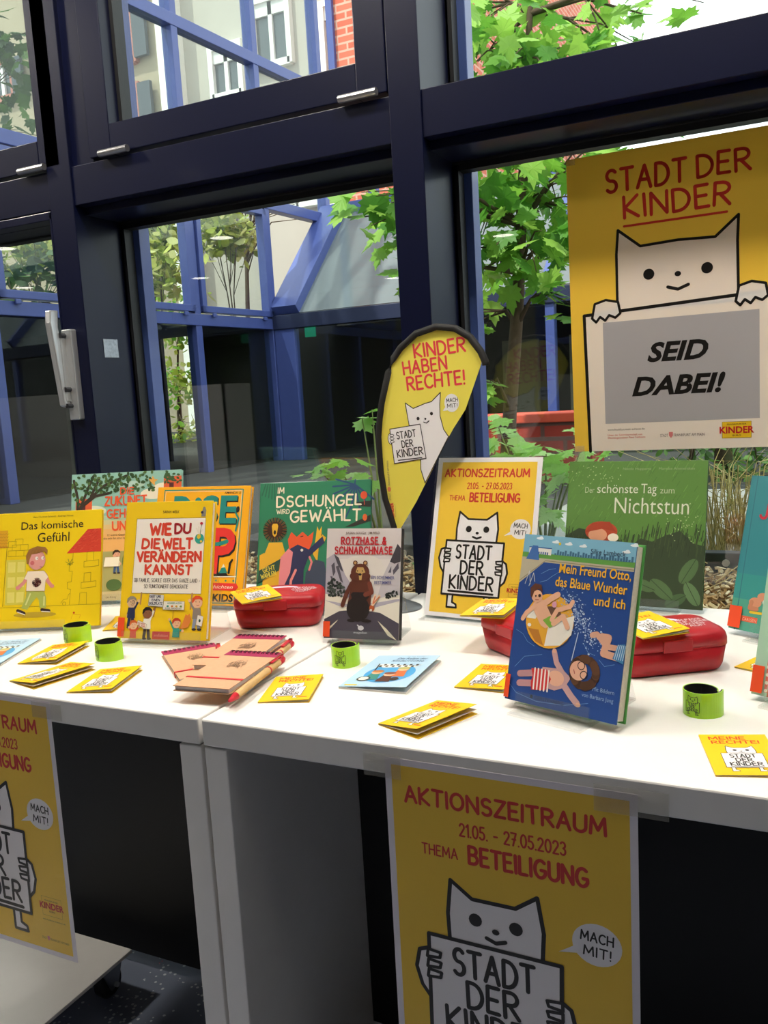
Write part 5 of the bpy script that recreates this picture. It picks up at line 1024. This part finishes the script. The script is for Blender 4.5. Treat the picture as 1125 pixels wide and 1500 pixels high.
# neon snap wristbands
def wristband(label, x, y, yaw, rad, hgt, ex=1.0, ov=.006):
    r = thing('snap_wristband', label, 'wristband', (x, y, T), R(yaw), 'neon green snap wristbands'); N_ = 44; NE = mat('b4ee1e', .3, coat=.5, name='neon film'); NF = mat('0c0c0c', .95, name='black felt')
    def pt(i, q): a = R(15+380*i/N_); rr = rad+q+ov*max(0, (i-N_*.82)/(N_*.18)); return (rr*ex*math.cos(a), rr*math.sin(a))
    for nm, q0_, q1_, mt in (('outer_film', 0, .0012, NE), ('felt_lining', -.0014, -.0001, NF)):
        m = MB(); vs = []
        for i in range(N_+1):
            for q, z in ((q0_, 0), (q1_, 0), (q1_, hgt), (q0_, hgt)): a = pt(i, q); vs.append((a[0], a[1], z))
        m.add(vs, [(i*4+j, i*4+(j+1) % 4, i*4+4+(j+1) % 4, i*4+4+j) for i in range(N_) for j in range(4)]+[(3, 2, 1, 0), (N_*4, N_*4+1, N_*4+2, N_*4+3)], mt); m.build(nm, r)
    W_ = .022; A = Art(W_, hgt); placard(A, .14, .23, .72, .0006, 0, fill='b4ee1e', ink='26340e', hands=False)
    A.build('print', lambda u, v, o: Vector(((rad+.0013+o)*ex*math.cos(-1.57+(u-W_/2)/rad), (rad+.0013+o)*math.sin(-1.57+(u-W_/2)/rad), v)), r)
wristband('neon green snap wristband leftmost, touching the yellow landscape book', -1.2123, 1.151, -50+30, .0215, .0315, 1.0, .007); wristband('neon green snap wristband second from left, in front of the protest sign book', -1.0718, 1.0835, -25, .0205, .0302); wristband('neon green snap wristband in front of the bear book', -.6593, 1.1608, 10, .0185, .033); wristband('neon green snap wristband on the right near the front corner', -.1255, 1.111, -22, .0192, .0318, 1.05)

# kraft notebooks with wire binding, and their pens
KR = mat('d2a581', .75, noise=.12, scale=160, name='kraft card')
def notebook(label, x, y, yaw, z, roll=0.):
    w, h, th = .09, .168, .0085; r = thing('kraft_notebook', label, 'notebook', (x, y, T+z), R(yaw), 'kraft paper notebooks'); r.rotation_euler.x = R(roll)
    m = MB(); m.box(-w/2, w/2, -h/2, h/2, .0003, .0013, KR); m.build('back_cover', r); m = MB(); m.box(-w/2, w/2, -h/2, h/2, th-.001, th, KR); m.build('front_cover', r)
    m = MB(); m.box(-w/2+.002, w/2-.002, -h/2+.002, h/2-.003, .0014, th-.0011, mat('dcd8dc', .8, noise=.2, scale=400, name='pages')); m.build('pages', r)
    m = MB(); m.box(-w/2, w/2, h/2-.024, h/2+.0002, th, th+.0004, mat('a01e50', .6, name='magenta card')); m.build('binding_strip', r)
    m = MB()
    for i in range(11):
        a = -w/2+.006+i*(w-.012)/10
        for k in (-.0012, .0012): m.tube([(a+k, h/2-.006+.0065*math.cos(q), th/2+.0066*math.sin(q)) for q in [R(180-360*j/14) for j in range(15)]], .0006, mat('16161a', .35, metal=.6, name='black wire'), 5)
    m.build('wire_binding', r)
    m = MB(); m.box(-w/2-.0006, w/2+.0006, -h/2+.036, -h/2+.0405, th+.0001, th+.0009, mat('d01a2e', .6, name='red elastic'))
    m.box(-w/2-.0012, -w/2-.0002, -h/2+.036, -h/2+.0405, .0004, th+.0009, mat('d01a2e', .6, name='red elastic')); m.build('elastic_band', r)
    A = Art(w, h); placard(A, .38, .55, .26, .0005, 0, fill='d2a581', ink='5a4030'); A.build('cover_print', lambda u, v, o: Vector((u-w/2, v-h/2, th+o)), r)
    return r
notebook('kraft notebook with wire binding lying underneath at the left', -.8933, 1.0947, 49.3, 0); notebook('kraft notebook with wire binding at the back, mostly covered', -.838, 1.139, 10, .0087); notebook('kraft notebook with wire binding lying on top in front', -.7789, 1.0267, 6.5, .0176)
def pen(label, a, b, zc):
    a, b = Vector(a), Vector(b); d_ = (b-a); L_ = d_.length; r = thing('ballpoint_pen', label, 'pen', (a.x, a.y, T+zc), math.atan2(d_.y, d_.x), 'kraft barrel ballpoint pens'); r.rotation_euler.y = -math.asin(0)
    RP = mat('cc1f34', .35, name='red pen plastic')
    m = MB(); m.tube([(0, 0, 0), (.004, 0, 0), (.022, 0, 0)], [.0012, .0028, .0056], RP, 14); m.build('tip', r, smooth=True)
    m = MB(); m.tube([(.022, 0, 0), (L_-.018, 0, 0)], .0056, mat('d8b27a', .7, noise=.15, scale=90, name='kraft barrel'), 16); m.build('barrel', r, smooth=False)
    m = MB(); m.tube([(L_-.058, 0, 0), (L_-.055, 0, 0)], .0062, RP, 14); m.build('ring', r); m = MB(); m.tube([(L_-.018, 0, 0), (L_-.002, 0, 0), (L_+.004, 0, 0)], [.0057, .0056, .003], RP, 14); m.build('cap', r, smooth=True)
    m = MB(); m.box(L_-.045, L_-.002, -.003, .003, .0068, .0092, RP); m.box(L_-.012, L_-.002, -.003, .003, .004, .0092, RP); m.build('clip', r, bevel=.0008); return r
pen('pen with red tip along the right side of the top notebook', (-.7135, .931), (-.7455, 1.118), .0235-.008); pen('pen with red clip along the right side of the back notebook', (-.752, 1.06), (-.782, 1.203), .0135); pen('pen with red clip at the binding of the left notebook', (-.815, 1.06), (-.906, 1.1665), .0065)
